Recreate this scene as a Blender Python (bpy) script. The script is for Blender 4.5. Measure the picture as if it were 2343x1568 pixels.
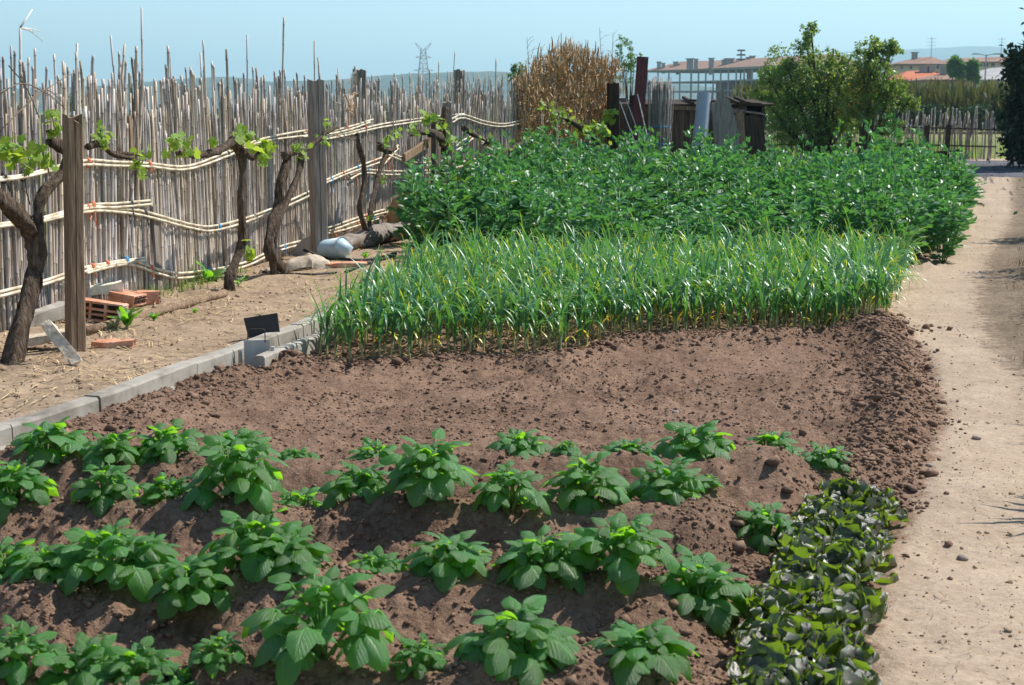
import bpy, bmesh, math, random
import numpy as np
from mathutils import Vector, Matrix

for _o in list(bpy.data.objects):
    bpy.data.objects.remove(_o)
scene = bpy.context.scene
COL = scene.collection
R = math.radians
random.seed(7)
NP = np.random.default_rng(7)

# ------------------------------------------------------------------ camera
FPX = 1450.0                       # focal length in pixels of the 1024 px wide picture
CAMZ = 1.5
PITCH = math.atan((342.5 - 112.0) / FPX)
cam_data = bpy.data.cameras.new('camera')
cam = bpy.data.objects.new('camera', cam_data)
COL.objects.link(cam)
cam.location = (0, 0, CAMZ)
cam.rotation_euler = (math.pi / 2 - PITCH, 0, 0)
cam_data.sensor_width = 36.0
cam_data.lens = FPX / 1024 * 36.0
cam_data.clip_start = 0.05
cam_data.clip_end = 40000
cam_data.dof.use_dof = True
cam_data.dof.focus_distance = 8.5
cam_data.dof.aperture_fstop = 9.0
scene.camera = cam

# ------------------------------------------------------------------ sky, sun, exposure
SUN_AZ = R(60)                     # to the right of straight ahead
SUN_EL = R(50)
world = bpy.data.worlds.new('World')
scene.world = world
world.use_nodes = True
wn = world.node_tree
wn.nodes.clear()
sky = wn.nodes.new('ShaderNodeTexSky')
sky.sky_type = 'NISHITA'
sky.sun_disc = False
sky.sun_elevation = SUN_EL
sky.sun_rotation = SUN_AZ
sky.altitude = 300
sky.air_density = 1.0
sky.dust_density = 0.0
sky.ozone_density = 2.5
bg = wn.nodes.new('ShaderNodeBackground')
bg.inputs['Strength'].default_value = 0.112
wo = wn.nodes.new('ShaderNodeOutputWorld')
wn.links.new(sky.outputs[0], bg.inputs[0])
wn.links.new(bg.outputs[0], wo.inputs[0])

sun_data = bpy.data.lights.new('sun', 'SUN')
sun_data.energy = 5.0
sun_data.angle = R(0.53)
sun_data.color = (1.0, 0.955, 0.88)
sun = bpy.data.objects.new('sun', sun_data)
COL.objects.link(sun)
_d = Vector((math.sin(SUN_AZ) * math.cos(SUN_EL), math.cos(SUN_AZ) * math.cos(SUN_EL), math.sin(SUN_EL)))
sun.rotation_euler = _d.to_track_quat('Z', 'Y').to_euler()
sun.location = (20, 20, 30)

scene.view_settings.view_transform = 'Standard'
scene.view_settings.look = 'None'
scene.view_settings.exposure = 0.62
scene.view_settings.gamma = 1.0
scene.view_settings.use_curve_mapping = False
scene.render.engine = 'CYCLES'
scene.cycles.max_bounces = 6
scene.cycles.diffuse_bounces = 3
scene.cycles.transmission_bounces = 4
scene.cycles.transparent_max_bounces = 8
scene.cycles.volume_bounces = 0

# ------------------------------------------------------------------ pixels -> places (K: measured on a 2342 px wide view of the photograph)
K = 2342 / 1024.0
_cp, _sp = math.cos(PITCH), math.sin(PITCH)
def ray(dx, dy):
    x = (dx / K - 512) / FPX
    y = (342.5 - dy / K) / FPX
    return Vector((x, _cp + y * _sp, -_sp + y * _cp))
def G(dx, dy, z=0.0):              # where that direction meets the ground at height z
    d = ray(dx, dy)
    t = (z - CAMZ) / d.z
    return Vector((d.x * t, d.y * t, z))
def Q(dx, dy, Y):                  # a point in that direction at a known distance
    d = ray(dx, dy)
    t = Y / d.y
    return Vector((d.x * t, Y, CAMZ + d.z * t))
def plane_hit(dx, dy, a, b):       # vertical plane X = a + b*Y
    d = ray(dx, dy)
    t = a / (d.x - b * d.y)
    return Vector((d.x * t, d.y * t, CAMZ + d.z * t))
def W(npx, Y):                     # size in metres of npx view pixels at distance Y
    return npx / K / FPX * Y
# the cane fence runs along FX(Y), bending right at Y = 20.6
FB1 = 0.205; FA1 = -2.95 - FB1 * 11.4
YB = 20.6; XB = FA1 + FB1 * YB
FB2 = 0.50; FA2 = XB - FB2 * YB
def FX(Y):
    return FA1 + FB1 * Y if Y < YB else FA2 + FB2 * Y
def F(dx, dy, off=0.0):            # on the fence, off metres in front of it
    if dx / K < 512 + XB / YB * FPX:
        return plane_hit(dx, dy, FA1 + off, FB1)
    return plane_hit(dx, dy, FA2 + off * 1.1, FB2)
VB1 = 0.184; VA1 = -2.88 - VB1 * 8.3
def V(dx, dy):                     # on the row of vines in front of the fence
    if dx < 1000:
        return plane_hit(dx, dy, VA1, VB1)
    return F(dx, dy, 0.5)

# ------------------------------------------------------------------ noise
def _hash(ix, iy, seed):
    h = (ix.astype(np.int64) * 374761393 + iy.astype(np.int64) * 668265263 + seed * 1274126177) & 0xFFFFFFFF
    h = ((h ^ (h >> 13)) * 1274126177) & 0xFFFFFFFF
    h = h ^ (h >> 16)
    return (h & 0xFFFF) / 65535.0
def vnoise(x, y, seed=0):
    x = np.asarray(x, float); y = np.asarray(y, float)
    ix = np.floor(x); iy = np.floor(y)
    fx = x - ix; fy = y - iy
    fx = fx * fx * (3 - 2 * fx); fy = fy * fy * (3 - 2 * fy)
    a = _hash(ix, iy, seed); b = _hash(ix + 1, iy, seed)
    c = _hash(ix, iy + 1, seed); d = _hash(ix + 1, iy + 1, seed)
    return (a + (b - a) * fx) * (1 - fy) + (c + (d - c) * fx) * fy - 0.5
def fbm(x, y, s, o=3, seed=0):
    r = 0; a = 1.0
    for k in range(o):
        r = r + a * vnoise(np.asarray(x) / s + 17.3 * k, np.asarray(y) / s - 9.1 * k, seed + k)
        s *= 0.5; a *= 0.5
    return r
def sstep(a, b, x):
    t = np.clip((np.asarray(x, float) - a) / (b - a), 0, 1)
    return t * t * (3 - 2 * t)

# ------------------------------------------------------------------ mesh helpers
class MB:
    def __init__(s):
        s.v = []; s.f = []; s.c = []
    def add(s, vs, fs, col=(1, 1, 1)):
        n = len(s.v)
        s.v.extend([tuple(p) for p in vs])
        s.f.extend([tuple(i + n for i in f) for f in fs])
        if col and isinstance(col[0], (tuple, list)):
            s.c.extend(col)
        else:
            s.c.extend([col] * len(vs))
        return s
    def tube(s, pts, rads, n=6, cap=True, col=(1, 1, 1), squash=None, rough=0.0, rnd=random):
        pts = [Vector(p) for p in pts]
        if not isinstance(rads, (list, tuple)):
            rads = [rads] * len(pts)
        vs = []; cs = []
        ref = None
        for i, p in enumerate(pts):
            t = (pts[min(i + 1, len(pts) - 1)] - pts[max(i - 1, 0)])
            if t.length < 1e-9: t = Vector((0, 0, 1))
            t.normalize()
            if ref is None:
                ref = Vector((1, 0, 0)) if abs(t.x) < 0.8 else Vector((0, 1, 0))
            u = (ref - t * ref.dot(t)).normalized()
            w = t.cross(u)
            ref = u
            for k in range(n):
                a = 2 * math.pi * k / n
                r = rads[i] * (1 + (rnd.uniform(-rough, rough) if rough else 0))
                vs.append(p + u * (math.cos(a) * r) + w * (math.sin(a) * r * (squash or 1)))
                cs.append(col[i] if isinstance(col[0], (tuple, list)) else col)
        fs = []
        m = len(pts)
        for i in range(m - 1):
            for k in range(n):
                fs.append((i * n + k, i * n + (k + 1) % n, (i + 1) * n + (k + 1) % n, (i + 1) * n + k))
        if cap:
            fs.append(tuple(range(n))[::-1])
            fs.append(tuple((m - 1) * n + k for k in range(n)))
        return s.add(vs, fs, cs)
    def box(s, c, size, M=None, taper=1.0, jit=0.0, col=(1, 1, 1)):
        c = Vector(c); vs = []
        for z in (-.5, .5):
            for x, y in ((-.5, -.5), (.5, -.5), (.5, .5), (-.5, .5)):
                k = taper if z > 0 else 1
                p = Vector((x * size[0] * k, y * size[1] * k, z * size[2]))
                if jit: p += Vector((random.uniform(-jit, jit), random.uniform(-jit, jit), random.uniform(-jit, jit)))
                if M: p = M @ p
                vs.append(c + p)
        return s.add(vs, [(3, 2, 1, 0), (4, 5, 6, 7), (0, 1, 5, 4), (1, 2, 6, 5), (2, 3, 7, 6), (3, 0, 4, 7)], col)
    def bar(s, a, b, w, h, up=(0, 0, 1), col=(1, 1, 1), jit=0.0):       # a squared bar from a to b
        a = Vector(a); b = Vector(b); t = (b - a).normalized()
        u = Vector(up); u = (u - t * u.dot(t))
        if u.length < 1e-4: u = Vector((0, 1, 0)); u = u - t * u.dot(t)
        u.normalize(); x = t.cross(u)
        M = Matrix((x, t, u)).transposed()
        return s.box((a + b) / 2, (w, (b - a).length, h), M, jit=jit, col=col)
    def prism(s, poly, ext, col=(1, 1, 1)):                              # polygon pushed along ext
        n = len(poly); e = Vector(ext)
        vs = [Vector(p) for p in poly] + [Vector(p) + e for p in poly]
        fs = [tuple(range(n)), tuple(range(2 * n - 1, n - 1, -1))]
        fs += [(k, k + n, (k + 1) % n + n, (k + 1) % n) for k in range(n)]
        return s.add(vs, fs, col)
    def mesh(s, name, mat=None, smooth=False, loc=None, colour=False):
        me = bpy.data.meshes.new(name)
        v = s.v
        if loc is not None:
            v = [(p[0] - loc[0], p[1] - loc[1], p[2] - loc[2]) for p in v]
        me.from_pydata(v, [], s.f)
        if colour:
            at = me.attributes.new('Col', 'FLOAT_COLOR', 'POINT')
            at.data.foreach_set('color', np.array([(c[0], c[1], c[2], 1.0) for c in s.c], np.float32).ravel())
        if smooth:
            me.polygons.foreach_set('use_smooth', [True] * len(me.polygons))
        if mat: me.materials.append(mat)
        me.update()
        return me
    def build(s, name, mat, parent=None, smooth=False, colour=False, pos=None):
        """links the shapes as ONE mesh object; world coordinates in, local to parent/pos out"""
        loc = pos if pos is not None else (parent_loc(parent) if parent else (0, 0, 0))
        me = s.mesh(name, mat, smooth, loc, colour)
        return put(name, me, parent, (0, 0, 0) if parent else loc)

def parent_loc(o):
    l = Vector((0, 0, 0))
    while o:
        l += o.location; o = o.parent
    return l
def put(name, me, parent=None, loc=(0, 0, 0), rot=None, scale=None, M=None):
    o = bpy.data.objects.new(name, me)
    COL.objects.link(o)
    if parent: o.parent = parent
    if M is not None: o.matrix_local = M
    else:
        o.location = loc
        if rot: o.rotation_euler = rot
        if scale: o.scale = scale if not isinstance(scale, (int, float)) else (scale,) * 3
    return o
def tag(o, label=None, cat=None, group=None, kind=None):
    if label: o['label'] = label
    if cat: o['category'] = cat
    if group: o['group'] = group
    if kind: o['kind'] = kind
    return o
def thing(name, label, cat, loc=(0, 0, 0), rz=0.0, group=None):
    o = bpy.data.objects.new(name, None)
    o.empty_display_size = 0.1
    COL.objects.link(o)
    o.location = loc
    o.rotation_euler = (0, 0, rz)
    return tag(o, label, cat, group)
def np_mesh(name, V_, F_, mat, smooth=False, col=None):
    """fast mesh from arrays: V_ (n,3), F_ (m,k)"""
    me = bpy.data.meshes.new(name)
    V_ = np.asarray(V_, np.float32); F_ = np.asarray(F_, np.int32)
    m, k = F_.shape
    me.vertices.add(len(V_)); me.vertices.foreach_set('co', V_.ravel())
    me.loops.add(m * k); me.loops.foreach_set('vertex_index', F_.ravel())
    me.polygons.add(m)
    me.polygons.foreach_set('loop_start', np.arange(0, m * k, k, dtype=np.int32))
    if smooth: me.polygons.foreach_set('use_smooth', np.ones(m, bool))
    me.update(calc_edges=True)
    if col is not None:
        at = me.attributes.new('Col', 'FLOAT_COLOR', 'POINT')
        c = np.ones((len(V_), 4), np.float32); c[:, :3] = col
        at.data.foreach_set('color', c.ravel())
    me.materials.append(mat)
    return me
def interp(pts, n):
    """smooth resample of a polyline to n points (Catmull-Rom)"""
    P = [Vector(p) for p in pts]
    if len(P) == 2:
        return [P[0].lerp(P[1], k / (n - 1)) for k in range(n)]
    P = [P[0] * 2 - P[1]] + P + [P[-1] * 2 - P[-2]]
    out = []
    m = len(P) - 3
    for k in range(n):
        u = k / (n - 1) * m; i = min(int(u), m - 1); t = u - i
        a, b, c, d = P[i:i + 4]
        out.append(0.5 * ((2 * b) + (c - a) * t + (2 * a - 5 * b + 4 * c - d) * t * t + (3 * b - a - 3 * c + d) * t ** 3))
    return out
def lerp_list(l, n):
    return [float(np.interp(k / (n - 1) * (len(l) - 1), range(len(l)), l)) for k in range(n)]
def frame(d, n):
    """matrix with +Y along d and +Z near n"""
    d = Vector(d).normalized(); n = Vector(n)
    n = (n - d * n.dot(d))
    if n.length < 1e-4: n = Vector((1, 0, 0)) - d * d.x
    n.normalize(); x = d.cross(n)
    return Matrix((x, d, n)).transposed()
# ------------------------------------------------------------------ materials
class NT:
    def __init__(s, name):
        s.m = bpy.data.materials.new(name); s.m.use_nodes = True
        s.t = s.m.node_tree; s.t.nodes.clear()
        s.out = s.n('ShaderNodeOutputMaterial')
    def n(s, t, **kw):
        nd = s.t.nodes.new(t)
        for k, v in kw.items(): setattr(nd, k, v)
        return nd
    def l(s, a, b): s.t.links.new(a, b)
    def val(s, sock, v):
        if hasattr(v, 'links') or hasattr(v, 'is_output'): s.l(v, sock)
        else: sock.default_value = v
    def coord(s, kind='Object'):
        return s.n('ShaderNodeTexCoord').outputs[kind]
    def mapping(s, vec, scale=(1, 1, 1)):
        m = s.n('ShaderNodeMapping'); s.l(vec, m.inputs[0]); m.inputs['Scale'].default_value = scale
        return m.outputs[0]
    def noise(s, vec, scale, detail=4, rough=0.55):
        n = s.n('ShaderNodeTexNoise'); s.l(vec, n.inputs['Vector'])
        n.inputs['Scale'].default_value = scale; n.inputs['Detail'].default_value = detail
        n.inputs['Roughness'].default_value = rough
        return n.outputs['Fac']
    def ramp(s, fac, stops):
        r = s.n('ShaderNodeValToRGB'); s.l(fac, r.inputs[0])
        e = r.color_ramp.elements
        while len(e) > 1: e.remove(e[-1])
        e[0].position = stops[0][0]; e[0].color = tuple(stops[0][1]) + (1,)
        for p, c in stops[1:]:
            x = e.new(p); x.color = tuple(c) + (1,)
        return r.outputs[0]
    def mix(s, fac, a, b, blend='MIX'):
        m = s.n('ShaderNodeMix', data_type='RGBA', blend_type=blend)
        s.val(m.inputs[0], fac)
        for sock, v in ((m.inputs[6], a), (m.inputs[7], b)):
            if isinstance(v, (tuple, list)): sock.default_value = tuple(v)[:3] + (1,)
            else: s.l(v, sock)
        return m.outputs[2]
    def math(s, op, a, b=0.0):
        m = s.n('ShaderNodeMath', operation=op); s.val(m.inputs[0], a); s.val(m.inputs[1], b)
        return m.outputs[0]
    def bump(s, h, strength=0.5, dist=0.01):
        b = s.n('ShaderNodeBump'); s.l(h, b.inputs['Height'])
        b.inputs['Strength'].default_value = strength; b.inputs['Distance'].default_value = dist
        return b.outputs[0]
    def pbr(s, col, rough=0.8, spec=0.3, normal=None, metal=0.0, out=True):
        p = s.n('ShaderNodeBsdfPrincipled')
        if isinstance(col, (tuple, list)): p.inputs['Base Color'].default_value = tuple(col)[:3] + (1,)
        else: s.l(col, p.inputs['Base Color'])
        s.val(p.inputs['Roughness'], rough)
        p.inputs['Specular IOR Level'].default_value = spec
        p.inputs['Metallic'].default_value = metal
        if normal: s.l(normal, p.inputs['Normal'])
        if out: s.l(p.outputs[0], s.out.inputs[0])
        return p.outputs[0]
MAT = {}
def basic(name, c1, c2, scale=8.0, rough=0.85, spec=0.25, bump=0.3, bdist=0.01, stretch=(1, 1, 1), detail=5, attr=False, vary=0.0, kind='Object', c3=None):
    t = NT(name)
    co = t.mapping(t.coord(kind), stretch)
    f = t.noise(co, scale, detail)
    st = [(0.3, c1), (0.7, c2)]
    if c3: st = [(0.3, c1), (0.5, c2), (0.72, c3)]
    c = t.ramp(f, st)
    if attr:
        a = t.n('ShaderNodeAttribute'); a.attribute_name = 'Col'
        c = t.mix(1.0, c, a.outputs['Color'], 'MULTIPLY')
    if vary:
        oi = t.n('ShaderNodeObjectInfo')
        h = t.n('ShaderNodeHueSaturation'); t.l(c, h.inputs['Color'])
        t.l(t.math('ADD', t.math('MULTIPLY', oi.outputs['Random'], vary * 2), 1 - vary), h.inputs['Value'])
        c = h.outputs[0]
    b = t.bump(t.noise(co, scale * 2.3, detail), bump, bdist) if bump else None
    t.pbr(c, rough, spec, b)
    MAT[name] = t.m
    return t.m
def leafmat(name, base, trans, rough=0.42, spec=0.45, tf=0.35, vary=0.2, vein=None, attr=False, blotch=None, nscale=60):
    """thin leaf: glossy top, light shining through from behind"""
    t = NT(name)
    oi = t.n('ShaderNodeObjectInfo')
    gen = t.coord('Generated')
    obj = t.coord('Object')
    n1 = t.noise(obj, nscale, 3)
    c = t.mix(n1, tuple(x * 0.78 for x in base), tuple(min(1, x * 1.25) for x in base))
    tr = t.mix(n1, tuple(x * 0.85 for x in trans), trans)
    if blotch:
        bf = t.ramp(t.noise(obj, blotch[1], 2), [(0.42, (0, 0, 0)), (0.6, (1, 1, 1))])
        c = t.mix(bf, c, blotch[0])
    if attr:
        a = t.n('ShaderNodeAttribute'); a.attribute_name = 'Col'
        c = t.mix(1.0, c, a.outputs['Color'], 'MULTIPLY')
        tr = t.mix(1.0, tr, a.outputs['Color'], 'MULTIPLY')
    if vary:
        h = t.n('ShaderNodeHueSaturation'); t.l(c, h.inputs['Color'])
        t.l(t.math('ADD', t.math('MULTIPLY', oi.outputs['Random'], vary * 2), 1 - vary), h.inputs['Value'])
        t.l(t.math('ADD', t.math('MULTIPLY', oi.outputs['Random'], 0.04), 0.48), h.inputs['Hue'])
        c = h.outputs[0]
    nrm = None
    if vein:
        sp = t.n('ShaderNodeSeparateXYZ'); t.l(gen, sp.inputs[0])
        ax = t.math('ABSOLUTE', t.math('SUBTRACT', sp.outputs[0], 0.5))
        ph = t.math('SUBTRACT', sp.outputs[1], t.math('MULTIPLY', ax, 0.9))
        w = t.math('SINE', t.math('MULTIPLY', ph, vein))
        w = t.math('POWER', t.math('ABSOLUTE', w), 0.35)
        mid = t.math('MINIMUM', t.math('MULTIPLY', ax, 22.0), 1.0)
        hgt = t.math('MULTIPLY', w, mid)
        hgt = t.math('ADD', hgt, t.math('MULTIPLY', t.noise(obj, 130, 2), 0.7))
        nrm = t.bump(hgt, 0.55, 0.0035)
        c = t.mix(t.math('MULTIPLY', t.math('SUBTRACT', 1.0, t.math('MULTIPLY', w, mid)), 0.35), c, tuple(min(1, x * 2.1 + 0.01) for x in base))
    else:
        nrm = t.bump(t.noise(obj, nscale * 1.5, 2), 0.35, 0.004)
    p = t.pbr(c, rough, spec, nrm, out=False)
    tb = t.n('ShaderNodeBsdfTranslucent'); t.l(tr, tb.inputs[0])
    ms = t.n('ShaderNodeMixShader'); ms.inputs[0].default_value = tf
    t.l(p, ms.inputs[1]); t.l(tb.outputs[0], ms.inputs[2]); t.l(ms.outputs[0], t.out.inputs[0])
    MAT[name] = t.m
    return t.m

# ground
def soil_mat(name, dark, mid, light, s1=3.0, s2=28.0, bump=0.8, bd=0.012, rough=0.95):
    t = NT(name); co = t.coord('Object')
    big = t.noise(co, s1, 5, 0.6); fine = t.noise(co, s2, 6, 0.7); grit = t.noise(co, 190, 3, 0.6)
    c = t.ramp(fine, [(0.32, dark), (0.5, mid), (0.68, light)])
    c2 = t.ramp(big, [(0.35, dark), (0.62, light)])
    c = t.mix(0.42, c, c2)
    c = t.mix(t.ramp(grit, [(0.66, (0, 0, 0)), (0.74, (0.5, 0.5, 0.5))]), c, tuple(min(1, x * 1.5) for x in light))
    hgt = t.math('ADD', fine, t.math('MULTIPLY', grit, 0.35))
    t.pbr(c, rough, 0.12, t.bump(hgt, bump, bd))
    MAT[name] = t.m
def ground_mat():
    """dug soil, trodden path, yard dirt and verge in one material; vertex colour says which is where"""
    t = NT('ground_mix'); co = t.coord('Object')
    at = t.n('ShaderNodeAttribute'); at.attribute_name = 'Col'
    sp = t.n('ShaderNodeSeparateColor'); t.l(at.outputs['Color'], sp.inputs[0])
    big = t.noise(co, 1.6, 5, 0.6); mid = t.noise(co, 11, 5, 0.65); fine = t.noise(co, 42, 6, 0.7); grit = t.noise(co, 210, 3, 0.6)
    def blend(dark, md, light):
        c = t.ramp(fine, [(0.37, dark), (0.5, md), (0.63, light)])
        c = t.mix(0.36, c, t.ramp(mid, [(0.38, dark), (0.62, light)]))
        c = t.mix(0.30, c, t.ramp(big, [(0.35, dark), (0.62, light)]))
        return t.mix(t.ramp(grit, [(0.63, (0, 0, 0)), (0.72, (0.55, 0.55, 0.55))]), c, tuple(min(1, x * 1.45) for x in light))
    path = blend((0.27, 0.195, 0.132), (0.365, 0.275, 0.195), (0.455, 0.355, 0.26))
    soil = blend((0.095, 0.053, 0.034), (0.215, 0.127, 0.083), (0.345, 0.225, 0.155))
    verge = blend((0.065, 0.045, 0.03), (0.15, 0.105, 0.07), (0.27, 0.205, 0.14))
    dirt = blend((0.17, 0.115, 0.074), (0.285, 0.20, 0.132), (0.40, 0.30, 0.205))
    def soft(w, k=1.5):
        v = t.math('ADD', w, t.math('MULTIPLY', t.math('SUBTRACT', mid, 0.5), k))
        return t.ramp(v, [(0.36, (0, 0, 0)), (0.64, (1, 1, 1))])
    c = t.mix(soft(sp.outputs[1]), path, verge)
    c = t.mix(soft(sp.outputs[2], 0.2), c, dirt)
    c = t.mix(soft(sp.outputs[0]), c, soil)
    hgt = t.math('ADD', t.math('ADD', fine, t.math('MULTIPLY', grit, 0.4)), mid)
    b = t.n('ShaderNodeBump'); t.l(hgt, b.inputs['Height']); b.inputs['Distance'].default_value = 0.022
    t.l(t.math('ADD', t.math('MULTIPLY', sp.outputs[0], 0.5), 0.42), b.inputs['Strength'])
    t.pbr(c, 0.95, 0.12, b.outputs[0]); MAT['ground_mix'] = t.m
ground_mat()
soil_mat('soil', (0.125, 0.072, 0.046), (0.205, 0.124, 0.083), (0.29, 0.188, 0.128))
soil_mat('path', (0.34, 0.245, 0.165), (0.46, 0.345, 0.24), (0.55, 0.43, 0.31), s1=1.6, s2=12, bump=0.45, bd=0.008)
soil_mat('dirt', (0.21, 0.135, 0.085), (0.33, 0.225, 0.145), (0.45, 0.33, 0.22), s1=1.3, s2=16, bump=0.7)
soil_mat('verge', (0.075, 0.05, 0.034), (0.15, 0.105, 0.07), (0.26, 0.2, 0.14), s1=1.5, s2=14, bump=0.8)
soil_mat('gravel_shaded', (0.05, 0.05, 0.058), (0.085, 0.085, 0.095), (0.13, 0.13, 0.14), s1=0.6, s2=25, bump=0.6)  # gravel with the tree's shade put into its colour
def field_mat():
    t = NT('field'); co = t.coord('Object')
    a = t.noise(t.mapping(co, (1, 0.25, 1)), 0.06, 5); b = t.noise(co, 1.5, 5, 0.7)
    c = t.ramp(a, [(0.35, (0.10, 0.13, 0.03)), (0.5, (0.17, 0.19, 0.05)), (0.62, (0.27, 0.23, 0.10))])
    c = t.mix(0.5, c, t.ramp(b, [(0.3, (0.05, 0.075, 0.02)), (0.7, (0.22, 0.22, 0.08))]))
    t.pbr(c, 0.95, 0.1, t.bump(b, 0.6, 0.1)); MAT['field'] = t.m
field_mat()
def hill_mat(name, c1, c2, c3, s):
    t = NT(name); co = t.coord('Object')
    a = t.noise(co, s, 6, 0.65); b = t.noise(co, s * 9, 4, 0.7)
    c = t.mix(0.55, t.ramp(a, [(0.38, c1), (0.52, c2), (0.66, c3)]), t.ramp(b, [(0.42, c1), (0.6, c3)]))
    t.pbr(c, 1.0, 0.0, None); MAT[name] = t.m
hill_mat('hill_near', (0.018, 0.035, 0.018), (0.05, 0.065, 0.032), (0.13, 0.12, 0.07), 0.006)
hill_mat('hill_far', (0.02, 0.035, 0.025), (0.05, 0.06, 0.04), (0.10, 0.09, 0.06), 0.004)
# things
basic('cane', (0.52, 0.465, 0.42), (0.86, 0.80, 0.745), 9, 0.7, 0.3, 0.25, 0.004, (6, 6, 1), attr=True, vary=0.28)
basic('rail_cane', (0.56, 0.47, 0.33), (0.80, 0.73, 0.58), 14, 0.55, 0.35, 0.2, 0.003, attr=True)
basic('dry_reed', (0.40, 0.29, 0.17), (0.68, 0.53, 0.34), 10, 0.8, 0.2, 0.2, 0.004, attr=True)
basic('straw', (0.42, 0.31, 0.17), (0.70, 0.57, 0.36), 20, 0.8, 0.2, 0, attr=True)
basic('wood_brown', (0.13, 0.08, 0.048), (0.35, 0.24, 0.155), 7, 0.85, 0.2, 0.8, 0.012, (9, 9, 0.7))
basic('wood_grey', (0.15, 0.125, 0.105), (0.36, 0.31, 0.265), 6, 0.88, 0.15, 0.9, 0.014, (8, 8, 0.6))
basic('wood_dark', (0.030, 0.022, 0.016), (0.085, 0.06, 0.042), 6, 0.9, 0.15, 0.8, 0.012, (8, 8, 0.7))
basic('wood_shed', (0.075, 0.054, 0.04), (0.22, 0.165, 0.12), 5, 0.9, 0.15, 0.8, 0.012, (10, 10, 0.7), vary=0.25)
basic('wood_pale', (0.40, 0.31, 0.22), (0.68, 0.58, 0.45), 8, 0.85, 0.2, 0.6, 0.008, (3, 3, 3))
basic('burgundy', (0.085, 0.022, 0.025), (0.15, 0.05, 0.05), 6, 0.75, 0.3, 0.5, 0.006, (5, 5, 1))
basic('bark', (0.030, 0.020, 0.014), (0.11, 0.078, 0.056), 7, 0.95, 0.1, 1.0, 0.03, (7, 7, 1.0), c3=(0.22, 0.17, 0.13))  # vine bark darkened: the shade on the trunks is put into the colour
basic('bark_dark', (0.03, 0.022, 0.016), (0.11, 0.08, 0.06), 8, 0.95, 0.1, 1.0, 0.015, (4, 4, 1.5))
basic('twig', (0.12, 0.085, 0.06), (0.24, 0.18, 0.13), 12, 0.9, 0.1, 0.3)
basic('concrete', (0.14, 0.12, 0.097), (0.31, 0.28, 0.235), 4, 0.92, 0.2, 0.8, 0.008, c3=(0.39, 0.36, 0.31))
basic('terracotta', (0.36, 0.145, 0.08), (0.56, 0.27, 0.165), 9, 0.9, 0.15, 0.8, 0.008, c3=(0.62, 0.42, 0.31))
basic('foam', (0.66, 0.62, 0.44), (0.82, 0.80, 0.70), 16, 0.9, 0.2, 0.6, 0.006)
basic('iron', (0.045, 0.03, 0.024), (0.11, 0.075, 0.06), 14, 0.7, 0.4, 0.3, 0.003)
basic('sheet_metal', (0.36, 0.34, 0.30), (0.52, 0.50, 0.45), 10, 0.5, 0.5, 0.2, 0.002)
basic('black_panel', (0.028, 0.028, 0.03), (0.04, 0.04, 0.043), 20, 0.55, 0.4, 0.1, 0.002)
basic('burlap', (0.34, 0.21, 0.105), (0.50, 0.33, 0.18), 40, 0.95, 0.1, 0.8, 0.006)
basic('rag', (0.40, 0.31, 0.22), (0.66, 0.56, 0.44), 12, 0.95, 0.1, 0.8, 0.008)
basic('blue_plastic', (0.40, 0.52, 0.57), (0.50, 0.62, 0.67), 6, 0.45, 0.4, 0.05)
basic('grey_pipe', (0.27, 0.305, 0.35), (0.36, 0.40, 0.45), 3, 0.5, 0.4, 0.1, 0.004)
basic('grey_sheet', (0.26, 0.245, 0.23), (0.37, 0.35, 0.33), 6, 0.85, 0.2, 0.3)
basic('blue_twine', (0.02, 0.22, 0.52), (0.05, 0.34, 0.66), 60, 0.6, 0.3, 0.2, 0.002)
basic('orange_twine', (0.60, 0.12, 0.04), (0.75, 0.22, 0.09), 60, 0.6, 0.3, 0.2, 0.002)
basic('wire', (0.02, 0.02, 0.022), (0.05, 0.05, 0.05), 30, 0.6, 0.3, 0)
basic('stone', (0.20, 0.15, 0.12), (0.40, 0.33, 0.28), 20, 0.9, 0.2, 0.5, 0.004, vary=0.2)
# far buildings
basic('roof_tile', (0.21, 0.125, 0.09), (0.33, 0.21, 0.155), 1.2, 0.9, 0.15, 0.3, 0.05)
basic('roof_red', (0.42, 0.12, 0.06), (0.55, 0.19, 0.10), 0.8, 0.85, 0.15, 0.2, 0.05)
basic('roof_grey', (0.30, 0.28, 0.27), (0.40, 0.38, 0.36), 0.8, 0.85, 0.15, 0.2, 0.05)
basic('plaster', (0.46, 0.37, 0.27), (0.56, 0.47, 0.36), 0.5, 0.9, 0.15, 0)
basic('plaster_red', (0.30, 0.115, 0.075), (0.40, 0.17, 0.11), 0.6, 0.9, 0.15, 0)
basic('raw_concrete', (0.26, 0.26, 0.255), (0.37, 0.365, 0.35), 0.7, 0.9, 0.15, 0.2, 0.03)
basic('infill', (0.24, 0.17, 0.13), (0.36, 0.28, 0.21), 0.4, 0.9, 0.1, 0)
basic('glass_dark', (0.03, 0.035, 0.045), (0.05, 0.06, 0.07), 1.0, 0.15, 0.5, 0)
basic('steel', (0.27, 0.28, 0.29), (0.36, 0.37, 0.38), 2, 0.5, 0.5, 0)
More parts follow.
